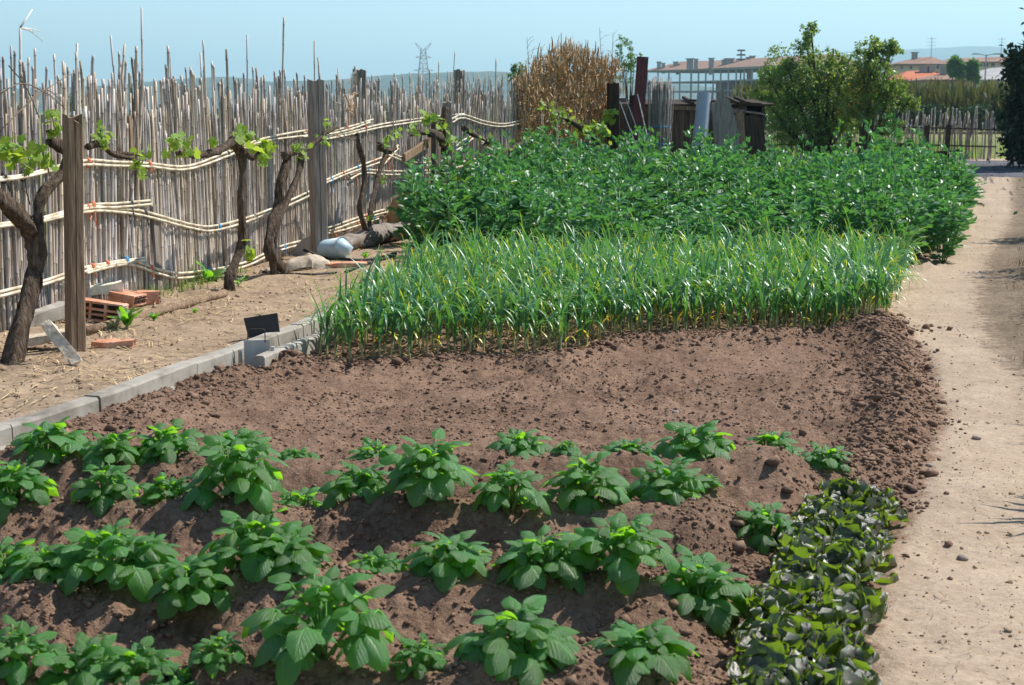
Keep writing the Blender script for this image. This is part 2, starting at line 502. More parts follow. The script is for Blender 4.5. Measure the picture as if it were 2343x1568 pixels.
# leaves
leafmat('potato_leaf', (0.046, 0.155, 0.020), (0.36, 0.80, 0.03), 0.36, 0.9, 0.44, 0.25, vein=19.0)
leafmat('stem_green', (0.14, 0.27, 0.06), (0.2, 0.4, 0.06), 0.5, 0.3, 0.15, 0.1)
leafmat('lettuce_leaf', (0.045, 0.092, 0.022), (0.32, 0.52, 0.025), 0.36, 1.0, 0.30, 0.35, blotch=((0.11, 0.045, 0.062), 22), nscale=70)
leafmat('garlic_leaf', (0.052, 0.18, 0.062), (0.21, 0.54, 0.06), 0.38, 0.8, 0.27, 0.22, attr=True, nscale=25)
leafmat('garlic_stem', (0.36, 0.37, 0.17), (0.3, 0.4, 0.12), 0.5, 0.35, 0.15, 0.15, attr=True)
leafmat('bean_leaf', (0.070, 0.195, 0.080), (0.18, 0.52, 0.075), 0.44, 0.5, 0.28, 0.2, attr=True, nscale=12)
leafmat('mallow_leaf', (0.09, 0.24, 0.035), (0.28, 0.58, 0.05), 0.45, 0.4, 0.38, 0.15)
leafmat('vine_leaf', (0.20, 0.33, 0.045), (0.50, 0.66, 0.06), 0.45, 0.35, 0.48, 0.25, vein=14.0)
leafmat('tree_leaf', (0.10, 0.155, 0.045), (0.36, 0.46, 0.07), 0.38, 0.5, 0.36, 0.0, attr=True, nscale=3)
leafmat('dark_leaf', (0.014, 0.034, 0.012), (0.03, 0.07, 0.015), 0.5, 0.35, 0.2, 0.0, attr=True, nscale=3)
leafmat('far_leaf', (0.055, 0.10, 0.035), (0.14, 0.24, 0.05), 0.6, 0.2, 0.3, 0.0, attr=True, nscale=2)
leafmat('grass_blade', (0.10, 0.20, 0.04), (0.26, 0.42, 0.06), 0.5, 0.3, 0.35, 0.0, attr=True, nscale=9)
# ------------------------------------------------------------------ where the beds, the path and the ditch lie
def curve(pts, z=0.0):
    g = [G(x, y, z) for x, y in pts]
    ys = np.array([p.y for p in g]); xs = np.array([p.x for p in g])
    o = np.argsort(ys); ys = ys[o]; xs = xs[o]
    s0 = (xs[1] - xs[0]) / (ys[1] - ys[0]); s1 = (xs[-1] - xs[-2]) / (ys[-1] - ys[-2])
    s0 = np.clip(s0, 0.1, 0.4); s1 = np.clip(s1, 0.1, 0.4)
    return lambda y: np.where(y < ys[0], xs[0] + (y - ys[0]) * s0, np.where(y > ys[-1], xs[-1] + (y - ys[-1]) * s1, np.interp(y, ys, xs)))
WALL_TOP = 0.10
XC = curve([(0, 962), (202, 902), (423, 822), (564, 781), (705, 723)], WALL_TOP)           # ditch wall, top edge beside the dirt
XPL = curve([(1985, 1568), (2005, 1400), (2030, 1290), (2095, 1150), (2150, 1000), (2165, 930), (2120, 800),
             (2065, 742), (2085, 690), (2105, 640), (2165, 600), (2215, 540), (2225, 470), (2205, 420)])  # bed | path
XPR = curve([(2420, 1500), (2400, 1200), (2355, 900), (2325, 760), (2290, 690), (2300, 600), (2345, 500), (2338, 430)])  # path | verge
RIDGE_Z = 0.14
# potato plants: base x, base y, width, height (view pixels)
ROWS = [
    [(45, 1545, 190, 165), (195, 1530, 230, 160), (315, 1545, 210, 150), (500, 1560, 130, 95), (740, 1530, 390, 260), (960, 1545, 130, 115),
     (1180, 1530, 280, 165), (1460, 1525, 235, 115), (405, 1570, 150, 80)],
    [(15, 1310, 190, 120), (110, 1325, 170, 95), (245, 1320, 300, 165), (335, 1300, 150, 120), (430, 1355, 190, 150), (590, 1310, 270, 155), (655, 1330, 190, 110), (860, 1305, 140, 75),
     (1030, 1315, 205, 100), (1240, 1325, 195, 115), (1420, 1325, 250, 180), (1600, 1315, 230, 150)],
    [(35, 1170, 175, 100), (-60, 1165, 150, 120), (245, 1165, 150, 90), (385, 1160, 140, 85), (540, 1165, 230, 150), (685, 1130, 150, 85), (825, 1145, 165, 95), (985, 1160, 200, 135),
     (1165, 1170, 160, 105), (1340, 1150, 190, 120), (1525, 1142, 185, 105), (1750, 1165, 145, 85)],
    [(115, 1060, 175, 88), (255, 1065, 135, 78), (385, 1052, 165, 82), (535, 1048, 160, 65), (680, 1046, 90, 40), (860, 1045, 125, 60), (970, 1045, 100, 48), (1190, 1042, 135, 62),
     (1295, 1052, 55, 26), (1440, 1040, 120, 28), (1590, 1035, 185, 100), (1765, 1032, 125, 66), (1890, 1036, 110, 56), (1618, 1085, 60, 45)],
]
RIDGES = []
for row in ROWS:
    g = [G(p[0], p[1], RIDGE_Z) for p in row]
    k, c = np.polyfit([p.x for p in g], [p.y for p in g], 1)
    RIDGES.append((k, c))
XLET = curve([(1655, 1568), (1675, 1400), (1745, 1290), (1830, 1190), (1950, 1085), (2010, 1040)])   # bare strip left of the lettuces
GAR_Y0 = lambda x: np.interp(x, [-1.3, 0.35, 0.75, 2.6, 3.2], [8.8, 9.0, 9.55, 10.0, 10.4])       # front edge of the garlic

def zones(x, y):
    """0 dirt left of the ditch, 1 soil, 2 path, 3 verge"""
    j = fbm(x, y, 0.16, 3, 5) * 0.16
    xc = XC(y); xl = XPL(y) + j; xr = XPR(y) + fbm(x, y, 0.4, 3, 8) * 0.35
    return np.where(x < xc, 0, np.where(x < xl, 1, np.where(x < xr, 2, 3)))
def gz(x, y):
    x = np.asarray(x, float); y = np.asarray(y, float)
    xc = XC(y); xl = XPL(y); xr = XPR(y)
    left = sstep(0.02, -0.02, x - xc)
    soil = sstep(0.10, -0.12, x - xl) * (1 - left)
    near = 1.0
    z = left * (WALL_TOP - 0.03 + fbm(x, y, 0.7, 3, 2) * 0.05 + fbm(x, y, 0.12, 3, 3) * 0.018 * near)
    # potato ridges
    r = 0
    for k, c in RIDGES:
        d = y - (c + k * x) + fbm(x, y, 0.5, 2, 31) * 0.10
        r = r + np.exp(-(d / 0.19) ** 2) * (RIDGE_Z + 0.015 + 0.035 * vnoise(x * 2.1, y * 0.3 + c, 21))
    r = r * sstep(0.02, -0.28, x - XLET(y)) * sstep(-0.05, 0.25, x - xc)
    bare = sstep(5.9, 6.3, y) * sstep(9.4, 8.6, y)
    lump = fbm(x, y, 0.34, 3, 11) * 0.075 + fbm(x, y, 0.09, 3, 12) * 0.050
    crumb = np.maximum(vnoise(x / 0.026, y / 0.026, 14), -0.1) * 0.022 + np.maximum(vnoise(x / 0.014, y / 0.014, 15), -0.1) * 0.011
    s = r - 0.03 * bare + (lump + crumb) * (0.55 + 0.45 * sstep(-0.2, 0.2, fbm(x, y, 0.9, 2, 16)))
    # crumbly berms beside the path, before the garlic and along the ditch
    s = s + 0.085 * np.exp(-((x - xl + 0.26) / 0.15) ** 2) * sstep(5.2, 6.2, y) * sstep(10.9, 10.0, y)
    s = s + 0.055 * np.exp(-((y - GAR_Y0(x) + 0.22) / 0.20) ** 2)
    s = s + 0.07 * np.exp(-((x - xc - 0.28) / 0.26) ** 2) * sstep(4.5, 6, y) * sstep(8.45, 8.2, y)
    z = z + soil * s
    path = (1 - left) * (1 - soil)
    z = z + path * (fbm(x, y, 0.8, 3, 41) * 0.035 + fbm(x, y, 0.1, 3, 42) * 0.010 + sstep(-0.1, 0.5, x - xr) * (0.05 + fbm(x, y, 0.3, 3, 43) * 0.07))
    # the cut of the ditch beside its wall (open only where the second wall stands)
    cut = sstep(8.35, 8.5, y) * sstep(13.5, 13, y) * sstep(0.09, 0.11, x - xc) * sstep(0.30, 0.28, x - xc)
    z = z - cut * (z + 0.10)
    return z
def gzs(x, y):
    return float(gz(np.array([x]), np.array([y]))[0])

# ------------------------------------------------------------------ the near ground: one sheet of fine cells, cut along the edges of bed, path and dirt
def build_ground():
    a = 0.00088
    ys = [2.2]
    while ys[-1] < 46: ys.append(ys[-1] + max(0.010, a * ys[-1] ** 2))
    ys = np.array(ys)
    us = np.linspace(-0.56, 0.50, 700)
    YY, UU = np.meshgrid(ys, us, indexing='ij')
    XX = UU * (YY + 0.6) + (NP.random(YY.shape) - 0.5) * 0.0006 * YY
    YY = YY + (NP.random(YY.shape) - 0.5) * 0.3 * a * YY ** 2
    ZZ = gz(XX, YY)
    xc_, xl_, xr_ = XC(YY), XPL(YY), XPR(YY)
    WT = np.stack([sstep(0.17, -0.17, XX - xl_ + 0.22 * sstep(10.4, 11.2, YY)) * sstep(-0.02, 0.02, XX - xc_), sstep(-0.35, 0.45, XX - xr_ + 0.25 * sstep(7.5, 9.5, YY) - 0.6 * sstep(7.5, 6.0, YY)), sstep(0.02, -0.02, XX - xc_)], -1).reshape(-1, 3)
    nr, nc = YY.shape
    P = np.stack([XX, YY, ZZ], -1).reshape(-1, 3)
    idx = np.arange(nr * nc).reshape(nr, nc)
    Fq = np.stack([idx[:-1, :-1], idx[:-1, 1:], idx[1:, 1:], idx[1:, :-1]], -1).reshape(-1, 4)
    cx = P[Fq, 0].mean(1); cy = P[Fq, 1].mean(1)
    zn = zones(cx, cy)
    beyond = cx < (np.where(cy < YB, FA1 + FB1 * cy, FA2 + FB2 * cy) - 0.6)
    far = cy > 33 + fbm(cx, cy, 4, 2, 3) * 4
    zn = np.where(beyond | (far & (zn == 1)) | (far & (zn == 0)), 4, zn)
    zn = np.where((zn >= 2) & (zn < 4) & (cy > 33.5) & (cy < 46) & (cx > 6.2), 5, zn)  # far stretch of gravel, coloured as if in shade
    for k, (nm, mt) in enumerate((('dirt_yard', 'ground_mix'), ('soil_bed', 'ground_mix'), ('footpath', 'ground_mix'), ('path_verge', 'ground_mix'), ('meadow', 'field'), ('gravel_track', 'gravel_shaded'))):
        f = Fq[zn == k]
        if not len(f): continue
        u, inv = np.unique(f, return_inverse=True)
        me = np_mesh(nm, P[u], inv.reshape(-1, 4), MAT[mt], smooth=True, col=WT[u])
        tag(put(nm, me), kind='structure')
build_ground()
def build_far_ground():
    # one sheet out to the horizon, just below the near ground
    rad = [0, 3, 8, 20, 50, 120, 300, 800, 2000, 5000, 12000]
    vs = [(0, 0, -0.16)]; fs = []
    n = 48
    for i, r in enumerate(rad[1:]):
        for k in range(n):
            t = 2 * math.pi * k / n
            vs.append((r * math.cos(t), r * math.sin(t), -0.16 if r < 100 else -0.16))
    for k in range(n): fs.append((0, 1 + k, 1 + (k + 1) % n))
    for i in range(len(rad) - 2):
        for k in range(n):
            a = 1 + i * n
            fs.append((a + k, a + n + k, a + n + (k + 1) % n, a + (k + 1) % n))
    m = MB(); m.add(vs, fs)
    tag(m.build('field', MAT['field'], smooth=False), kind='structure')
build_far_ground()
def hill(name, mat, Y0, profile, depth, seed, wob):
    """a ridge whose skyline height follows profile: (view x, view y)"""
    xs = np.array([Q(p[0], p[1], Y0).x for p in profile]); zs = np.array([Q(p[0], p[1], Y0).z for p in profile])
    nx, ny = 260, 26
    X = np.linspace(xs[0], xs[-1], nx); T = np.linspace(-1, 1, ny)
    XX, TT = np.meshgrid(X, T, indexing='ij')
    top = np.interp(X, xs, zs)
    prof = np.cos(TT * math.pi / 2) ** 0.8
    rough = fbm(XX, TT * depth, depth * 0.5, 5, seed) * 0.55 * (1 - prof) * prof * 2
    ZZ = top[:, None] * np.clip(prof + rough, 0, 1.02) + fbm(XX, TT * 400, wob * 14, 4, seed + 3) * wob * (prof > 0.2)
    ZZ[:, 0] = -3; ZZ[:, -1] = -3
    P = np.stack([XX, Y0 + TT * depth, ZZ], -1).reshape(-1, 3)
    idx = np.arange(nx * ny).reshape(nx, ny)
    Fq = np.stack([idx[:-1, :-1], idx[1:, :-1], idx[1:, 1:], idx[:-1, 1:]], -1).reshape(-1, 4)
    tag(put(name, np_mesh(name, P, Fq, MAT[mat], smooth=True)), kind='structure')
hill('hillside', 'hill_near', 3400, [(-900, 260), (-300, 215), (60, 205), (330, 195), (480, 178), (520, 177), (640, 188), (760, 186), (880, 176), (960, 170), (1060, 165), (1200, 168), (1330, 172), (1500, 190), (1700, 215), (1900, 250)], 900, 3, 5)
hill('far_hills', 'hill_far', 7500, [(900, 240), (1200, 175), (1480, 160), (1640, 142), (1740, 140), (1850, 130), (1950, 117), (2060, 116), (2130, 110), (2230, 107), (2280, 112), (2330, 106), (2500, 110), (2900, 150), (3600, 260)], 1800, 9, 6)

# ------------------------------------------------------------------ crumbs of earth, pebbles and straw
_t = (1 + 5 ** 0.5) / 2
ICO_V = np.array([(-1, _t, 0), (1, _t, 0), (-1, -_t, 0), (1, -_t, 0), (0, -1, _t), (0, 1, _t), (0, -1, -_t), (0, 1, -_t), (_t, 0, -1), (_t, 0, 1), (-_t, 0, -1), (-_t, 0, 1)], float)
ICO_V /= np.linalg.norm(ICO_V[0])
ICO_F = np.array([(0, 11, 5), (0, 5, 1), (0, 1, 7), (0, 7, 10), (0, 10, 11), (1, 5, 9), (5, 11, 4), (11, 10, 2), (10, 7, 6), (7, 1, 8), (3, 9, 4), (3, 4, 2), (3, 2, 6), (3, 6, 8), (3, 8, 9), (4, 9, 5), (2, 4, 11), (6, 2, 10), (8, 6, 7), (9, 8, 1)])
def lumps(name, pos, size, mat, sink=0.25):
    n = len(pos)
    v = ICO_V[None] * (1 + (NP.random((n, 12, 1)) - 0.5) * 0.9)
    v = v * np.stack([NP.uniform(0.75, 1.25, n), NP.uniform(0.75, 1.25, n), NP.uniform(0.5, 0.9, n)], -1)[:, None]
    a = NP.random(n) * 6.283
    c, s = np.cos(a)[:, None], np.sin(a)[:, None]
    v = np.stack([v[..., 0] * c - v[..., 1] * s, v[..., 0] * s + v[..., 1] * c, v[..., 2]], -1)
    v = v * size[:, None, None] + pos[:, None] + np.array([0, 0, 1.0]) * (size * (0.6 - sink))[:, None, None]
    f = ICO_F[None] + (np.arange(n) * 12)[:, None, None]
    return put(name, np_mesh(name, v.reshape(-1, 3), f.reshape(-1, 3), MAT[mat], smooth=False))
def scatter(n, y0, y1, zone, bias=1.0, u0=-0.42, u1=0.40):
    k = n * 6
    y = y0 * (y1 / y0) ** (NP.random(k) ** bias); x = NP.uniform(u0, u1, k) * (y + 0.4)
    ok = np.isin(zones(x, y), zone)
    if 1 not in zone: pass
    x = x[ok][:n]; y = y[ok][:n]
    return np.stack([x, y, gz(x, y)], -1)
p = scatter(62000, 3.2, 11.0, [1])
keep = vnoise(p[:, 0] * 3.1, p[:, 1] * 3.1, 77) + 0.5 > NP.random(len(p)) * 0.85
p = p[keep]
sz = np.clip(np.exp(NP.normal(-5.45, 0.50, len(p))), 0.0022, 0.026)
tag(lumps('soil_clods', p, sz, 'soil'), 'crumbly brown clods scattered over the dug soil of the beds', 'soil', kind='stuff')
# bigger clods thrown up on the berms
q = NP.random((9000, 2))
yb = 4.6 + q[:, 0] * 6.2; xb = XPL(yb) - 0.24 + NP.normal(0, 0.17, 9000)
xg = -1.4 + q[:4000, 0] * 4.6; ygr = GAR_Y0(xg) - 0.2 + NP.normal(0, 0.16, 4000)
yd = 6.0 + q[:2500, 1] * 4; xd = XC(yd) + 0.32 + NP.normal(0, 0.16, 2500)
xb = np.concatenate([xb, xg, xd]); yb = np.concatenate([yb, ygr, yd])
ok = (zones(xb, yb) == 1) | (NP.random(len(xb)) < 0.12); ok &= xb > XC(yb) + 0.14; xb = xb[ok]; yb = yb[ok]
sz = np.clip(np.exp(NP.normal(-5.35, 0.62, len(xb))), 0.0025, 0.032)
tag(lumps('berm_clods', np.stack([xb, yb, gz(xb, yb)], -1), sz, 'soil'), 'larger brown clods heaped on the berms round the bare soil', 'soil', kind='stuff')
p = scatter(3200, 3.2, 26.0, [2, 3], 0.8)
sz = np.clip(np.exp(NP.normal(-5.9, 0.55, len(p))), 0.0016, 0.016)
tag(lumps('path_grit', p, sz, 'dirt', 0.4), 'fine grit and crumbs lying on the beige footpath', 'grit', kind='stuff')
p = scatter(2600, 6.5, 18.0, [0], 1.0, -0.42, 0.02)
sz = np.clip(np.exp(NP.normal(-5.3, 0.6, len(p))), 0.002, 0.025)
tag(lumps('yard_grit', p, sz, 'dirt', 0.35), 'small lumps of dry earth on the yard before the fence', 'grit', kind='stuff')

def ribbons(name, base, mat, length, width, col, lift=0.010, bend=0.5, flat=True, up=None):
    """many narrow bent blades; base (n,3)"""
    n = len(base); seg = 3
    L = length; a = NP.random(n) * 6.283
    d = np.stack([np.cos(a), np.sin(a), np.zeros(n)], -1); side = np.stack([-np.sin(a), np.cos(a), np.zeros(n)], -1)
    vs = []
    curl = NP.normal(0, bend, n)
    for k in range(seg + 1):
        t = k / seg
        if flat:
            q = base + d * (L * (t - 0.5))[:, None] + side * (curl * L * (t - 0.5) ** 2)[:, None]
            q[:, 2] = gz(q[:, 0], q[:, 1]) + lift + np.abs(NP.normal(0, 0.006, n))
        else:
            ang = up + curl * t
            q = base + d * (np.cos(ang) * L * t * 0.55)[:, None] + np.array([0, 0, 1.0]) * (np.sin(np.clip(ang, 0.1, 1.55)) * L * t * (1 - 0.25 * t))[:, None]
        w = width * (1 - 0.85 * abs(t - 0.25))
        vs += [q - side * w[:, None] * 0.5, q + side * w[:, None] * 0.5]
    v = np.stack(vs, 1)
    fs = []
    for k in range(seg):
        b = k * 2
        fs.append([b, b + 1, b + 3, b + 2])
    f = np.array(fs)[None] + (np.arange(n) * (2 * seg + 2))[:, None, None]
    c = np.repeat(col, 2 * seg + 2, axis=0)
    return put(name, np_mesh(name, v.reshape(-1, 3), f.reshape(-1, 4), MAT[mat], False, c))
def shades(n, a, b):
    t = NP.random((n, 1))
    return np.array(a)[None] * (1 - t) + np.array(b)[None] * t
p = scatter(9000, 6.8, 17.0, [0], 0.9, -0.42, 0.0)
p = p[vnoise(p[:, 0] * 2, p[:, 1] * 2, 5) + 0.42 > NP.random(len(p)) * 0.8]
n = len(p)
tag(ribbons('straw_litter', p, 'straw', NP.uniform(0.03, 0.17, n), NP.uniform(0.004, 0.010, n), shades(n, (0.35, 0.3, 0.26), (1.15, 1.1, 1.0))), 'dry straw and stalk litter strewn over the yard before the fence', 'straw', kind='stuff')
p = scatter(700, 3.4, 26, [2, 3], 0.7)
n = len(p)
tag(ribbons('dry_bits', p, 'straw', NP.uniform(0.015, 0.06, n), NP.uniform(0.002, 0.005, n), shades(n, (0.3, 0.26, 0.22), (0.8, 0.7, 0.6))), 'dry stems and bits of straw lying on the path', 'straw', kind='stuff')
# ------------------------------------------------------------------ the ditch of concrete blocks
def ditch():
    d = thing('irrigation_ditch', 'low concrete irrigation ditch running between the dirt yard and dug soil', 'ditch', (-1.7, 9.0, 0))
    ends = [5.2, 6.85, 7.55, 8.55, 9.6, 10.7, 11.9, 13.2]
    # joints seen in the photograph
    ends[1] = G(33, 966, WALL_TOP).y; ends[2] = G(231, 906, WALL_TOP).y; ends[3] = G(437, 825, WALL_TOP).y
    def block(name, y0, y1, off, w, zb, zt):
        m = MB()
        a = Vector((float(XC(y0)) + off, y0, 0)); b = Vector((float(XC(y1)) + off, y1, 0))
        t = (b - a).normalized(); s = Vector((t.y, -t.x, 0))
        n = 8
        vs = []
        for i in range(n + 1):
            p = a.lerp(b, i / n)
            q = fbm(p.x, p.y, 0.2, 2, 61) * 0.012
            for u, z in ((0.0, zb), (w, zb), (w * 0.98, zt - 0.012 + q), (w - 0.012, zt + q), (0.010, zt + q), (0.0, zt - 0.01 + q)):
                vs.append(p + s * u + Vector((0, 0, z)))
        fs = []
        for i in range(n):
            for k in range(6):
                fs.append((i * 6 + k, i * 6 + (k + 1) % 6, (i + 1) * 6 + (k + 1) % 6, (i + 1) * 6 + k))
        fs += [tuple(range(6))[::-1], tuple(n * 6 + k for k in range(6))]
        m.add(vs, fs)
        return m.build(name, MAT['concrete'], d)
    for i in range(len(ends) - 1):
        block('wall_block', ends[i] + 0.004, ends[i + 1] - 0.004, 0.0, 0.10, -0.14, WALL_TOP + random.uniform(-.006, .004))
    block('footing', 5.2, 8.3, 0.102, 0.12, -0.16, 0.015)
    ys = [8.42, 9.35, 10.3, 11.4, 12.6]
    for i in range(4):
        block('side_block', ys[i] + 0.004, ys[i + 1] - 0.004, 0.27, 0.07, -0.2, 0.085)
    m = MB()
    a = Vector((float(XC(8.42)) + 0.10, 8.4, -0.085)); b = Vector((float(XC(12.5)) + 0.10, 12.5, -0.085))
    m.add([a, a + Vector((.17, 0, 0)), b + Vector((.17, 0, 0)), b, ], [(0, 1, 2, 3)])
    m.build('channel_floor', MAT['concrete'], d)
    return d
ditch()
def sluice():
    p = Vector((float(XC(8.62)) + 0.10, 8.62, -0.08))
    g = thing('sluice_gate', 'small pale metal sluice gate with wire handle set across the ditch', 'gate', p)
    m = MB(); M = Matrix.Rotation(R(8), 3, 'Z')
    m.box(p + Vector((0.085, 0, 0.12)), (0.155, 0.006, 0.21), M); m.build('plate', MAT['sheet_metal'], g)
    m = MB(); m.tube([p + Vector(q) for q in ((0.03, 0, 0.21), (0.03, 0, 0.285), (0.05, 0.002, 0.292), (0.12, 0, 0.292), (0.135, 0, 0.285), (0.135, 0, 0.21))], 0.0035, 5)
    m.build('handle', MAT['iron'], g)
    m = MB(); m.tube([p + Vector((-0.012, -0.03, 0.0)), p + Vector((-0.012, -0.03, 0.17))], 0.012, 8)
    m.build('guide_post', MAT['sheet_metal'], g)
    m = MB(); m.tube([p + Vector((-0.012, -0.05, z)) for z in (-0.02, 0.02, 0.045, 0.055)], [0.05, 0.048, 0.03, 0.008], 12); m.build('post_base', MAT['foam'], g, True)
    m = MB(); m.tube([p + Vector((0.185, -0.03, -0.02)), p + Vector((0.185, -0.03, 0.19))], 0.013, 8)
    m.build('guide_post', MAT['sheet_metal'], g)
    Y = 9.25
    c = Vector((float(XC(Y)) + 0.16, Y, -0.08))
    a = Q(557, 728, Y); b = Q(634, 716, Y); e = Q(642, 778, Y); f = Q(571, 786, Y)
    down = Vector((0, 0, -0.12))
    m = MB(); m.prism([a, b, e + (e - b) * 0.45, f + (f - a) * 0.45], (0.0, 0.012, 0))
    o = m.build('black_board', MAT['black_panel'], pos=c)
    tag(o, 'flat black panel standing upright in the concrete ditch', 'panel')
sluice()

# ------------------------------------------------------------------ canes
CANE_LEN = [1.35, 1.45, 1.52, 1.58, 1.66, 1.75, 1.82, 1.9, 2.0, 2.12, 2.3, 2.62]
CANE_TONE = [(0.95, 0.92, 0.90), (0.78, 0.76, 0.78), (1.05, 0.96, 0.82), (0.70, 0.63, 0.56), (1.1, 1.05, 1.0), (0.88, 0.74, 0.58), (0.62, 0.58, 0.56)]
def cane_shape(L, r, rnd, tone, n=6):
    """a reed cane along +Z with joints, slight bends and a ragged tip"""
    pts = []; rad = []; col = []
    z = 0.0; x = y = 0.0
    first = rnd.uniform(0.08, 0.25)
    nodes = [first]
    while nodes[-1] < L - 0.12: nodes.append(nodes[-1] + rnd.uniform(0.17, 0.30))
    zs = [0.0]
    for q in nodes:
        if q < L - 0.02: zs += [q - 0.008, q, q + 0.008]
    zs.append(L)
    bx = rnd.uniform(-0.012, 0.012); by = rnd.uniform(-0.012, 0.012)
    for z in zs:
        t = z / L
        isn = any(abs(z - q) < 1e-6 for q in nodes)
        near = any(abs(abs(z - q) - 0.008) < 1e-6 for q in nodes)
        pts.append((bx * math.sin(t * 3.1) + rnd.uniform(-.002, .002), by * math.sin(t * 3.1), z))
        rad.append(r * (1 - 0.20 * t) * (1.13 if isn else 0.98))
        k = 0.42 if isn else (0.8 if near else rnd.uniform(0.9, 1.08))
        k *= (1 - 0.15 * t)
        col.append((tone[0] * k, tone[1] * k, tone[2] * k))
    m = MB(); m.tube(pts, rad, n, True, col)
    return m
CANES = []
_r = random.Random(3)
for i, L in enumerate(CANE_LEN):
    for j in range(3):
        tone = CANE_TONE[(i * 3 + j * 2) % len(CANE_TONE)]
        CANES.append((L, cane_shape(L, _r.uniform(0.0095, 0.0145), _r, tone)))
CANES.sort(key=lambda c: c[0])
CANE_MESH = [c[1].mesh('cane', MAT['cane'], True, None, True) for c in CANES]
def cane_matrix(p, lx, ly, rz, s=1.0):
    return Matrix.Translation(p) @ Matrix.Rotation(lx, 4, 'X') @ Matrix.Rotation(ly, 4, 'Y') @ Matrix.Rotation(rz, 4, 'Z') @ Matrix.Diagonal((s, s, 1, 1))
def joined(name, items, mat, parent):
    """items: (MB, Matrix) joined into one mesh local to parent"""
    vs = []; fs = []; cs = []; n = 0
    inv = Matrix.Translation(-parent_loc(parent)) if parent else Matrix()
    for mb, M in items:
        A = np.array(inv @ M)
        v = np.array([tuple(q) for q in mb.v]); v = v @ A[:3, :3].T + A[:3, 3]
        vs.append(v); cs.append(np.array(mb.c, float))
        fs += [tuple(k + n for k in f) for f in mb.f]; n += len(v)
    me = bpy.data.meshes.new(name); me.from_pydata(np.concatenate(vs), [], fs)
    at = me.attributes.new('Col', 'FLOAT_COLOR', 'POINT')
    c = np.ones((n, 4), np.float32); c[:, :3] = np.concatenate(cs); at.data.foreach_set('color', c.ravel())
    me.polygons.foreach_set('use_smooth', [True] * len(me.polygons)); me.materials.append(mat); me.update()
    return put(name, me, parent)
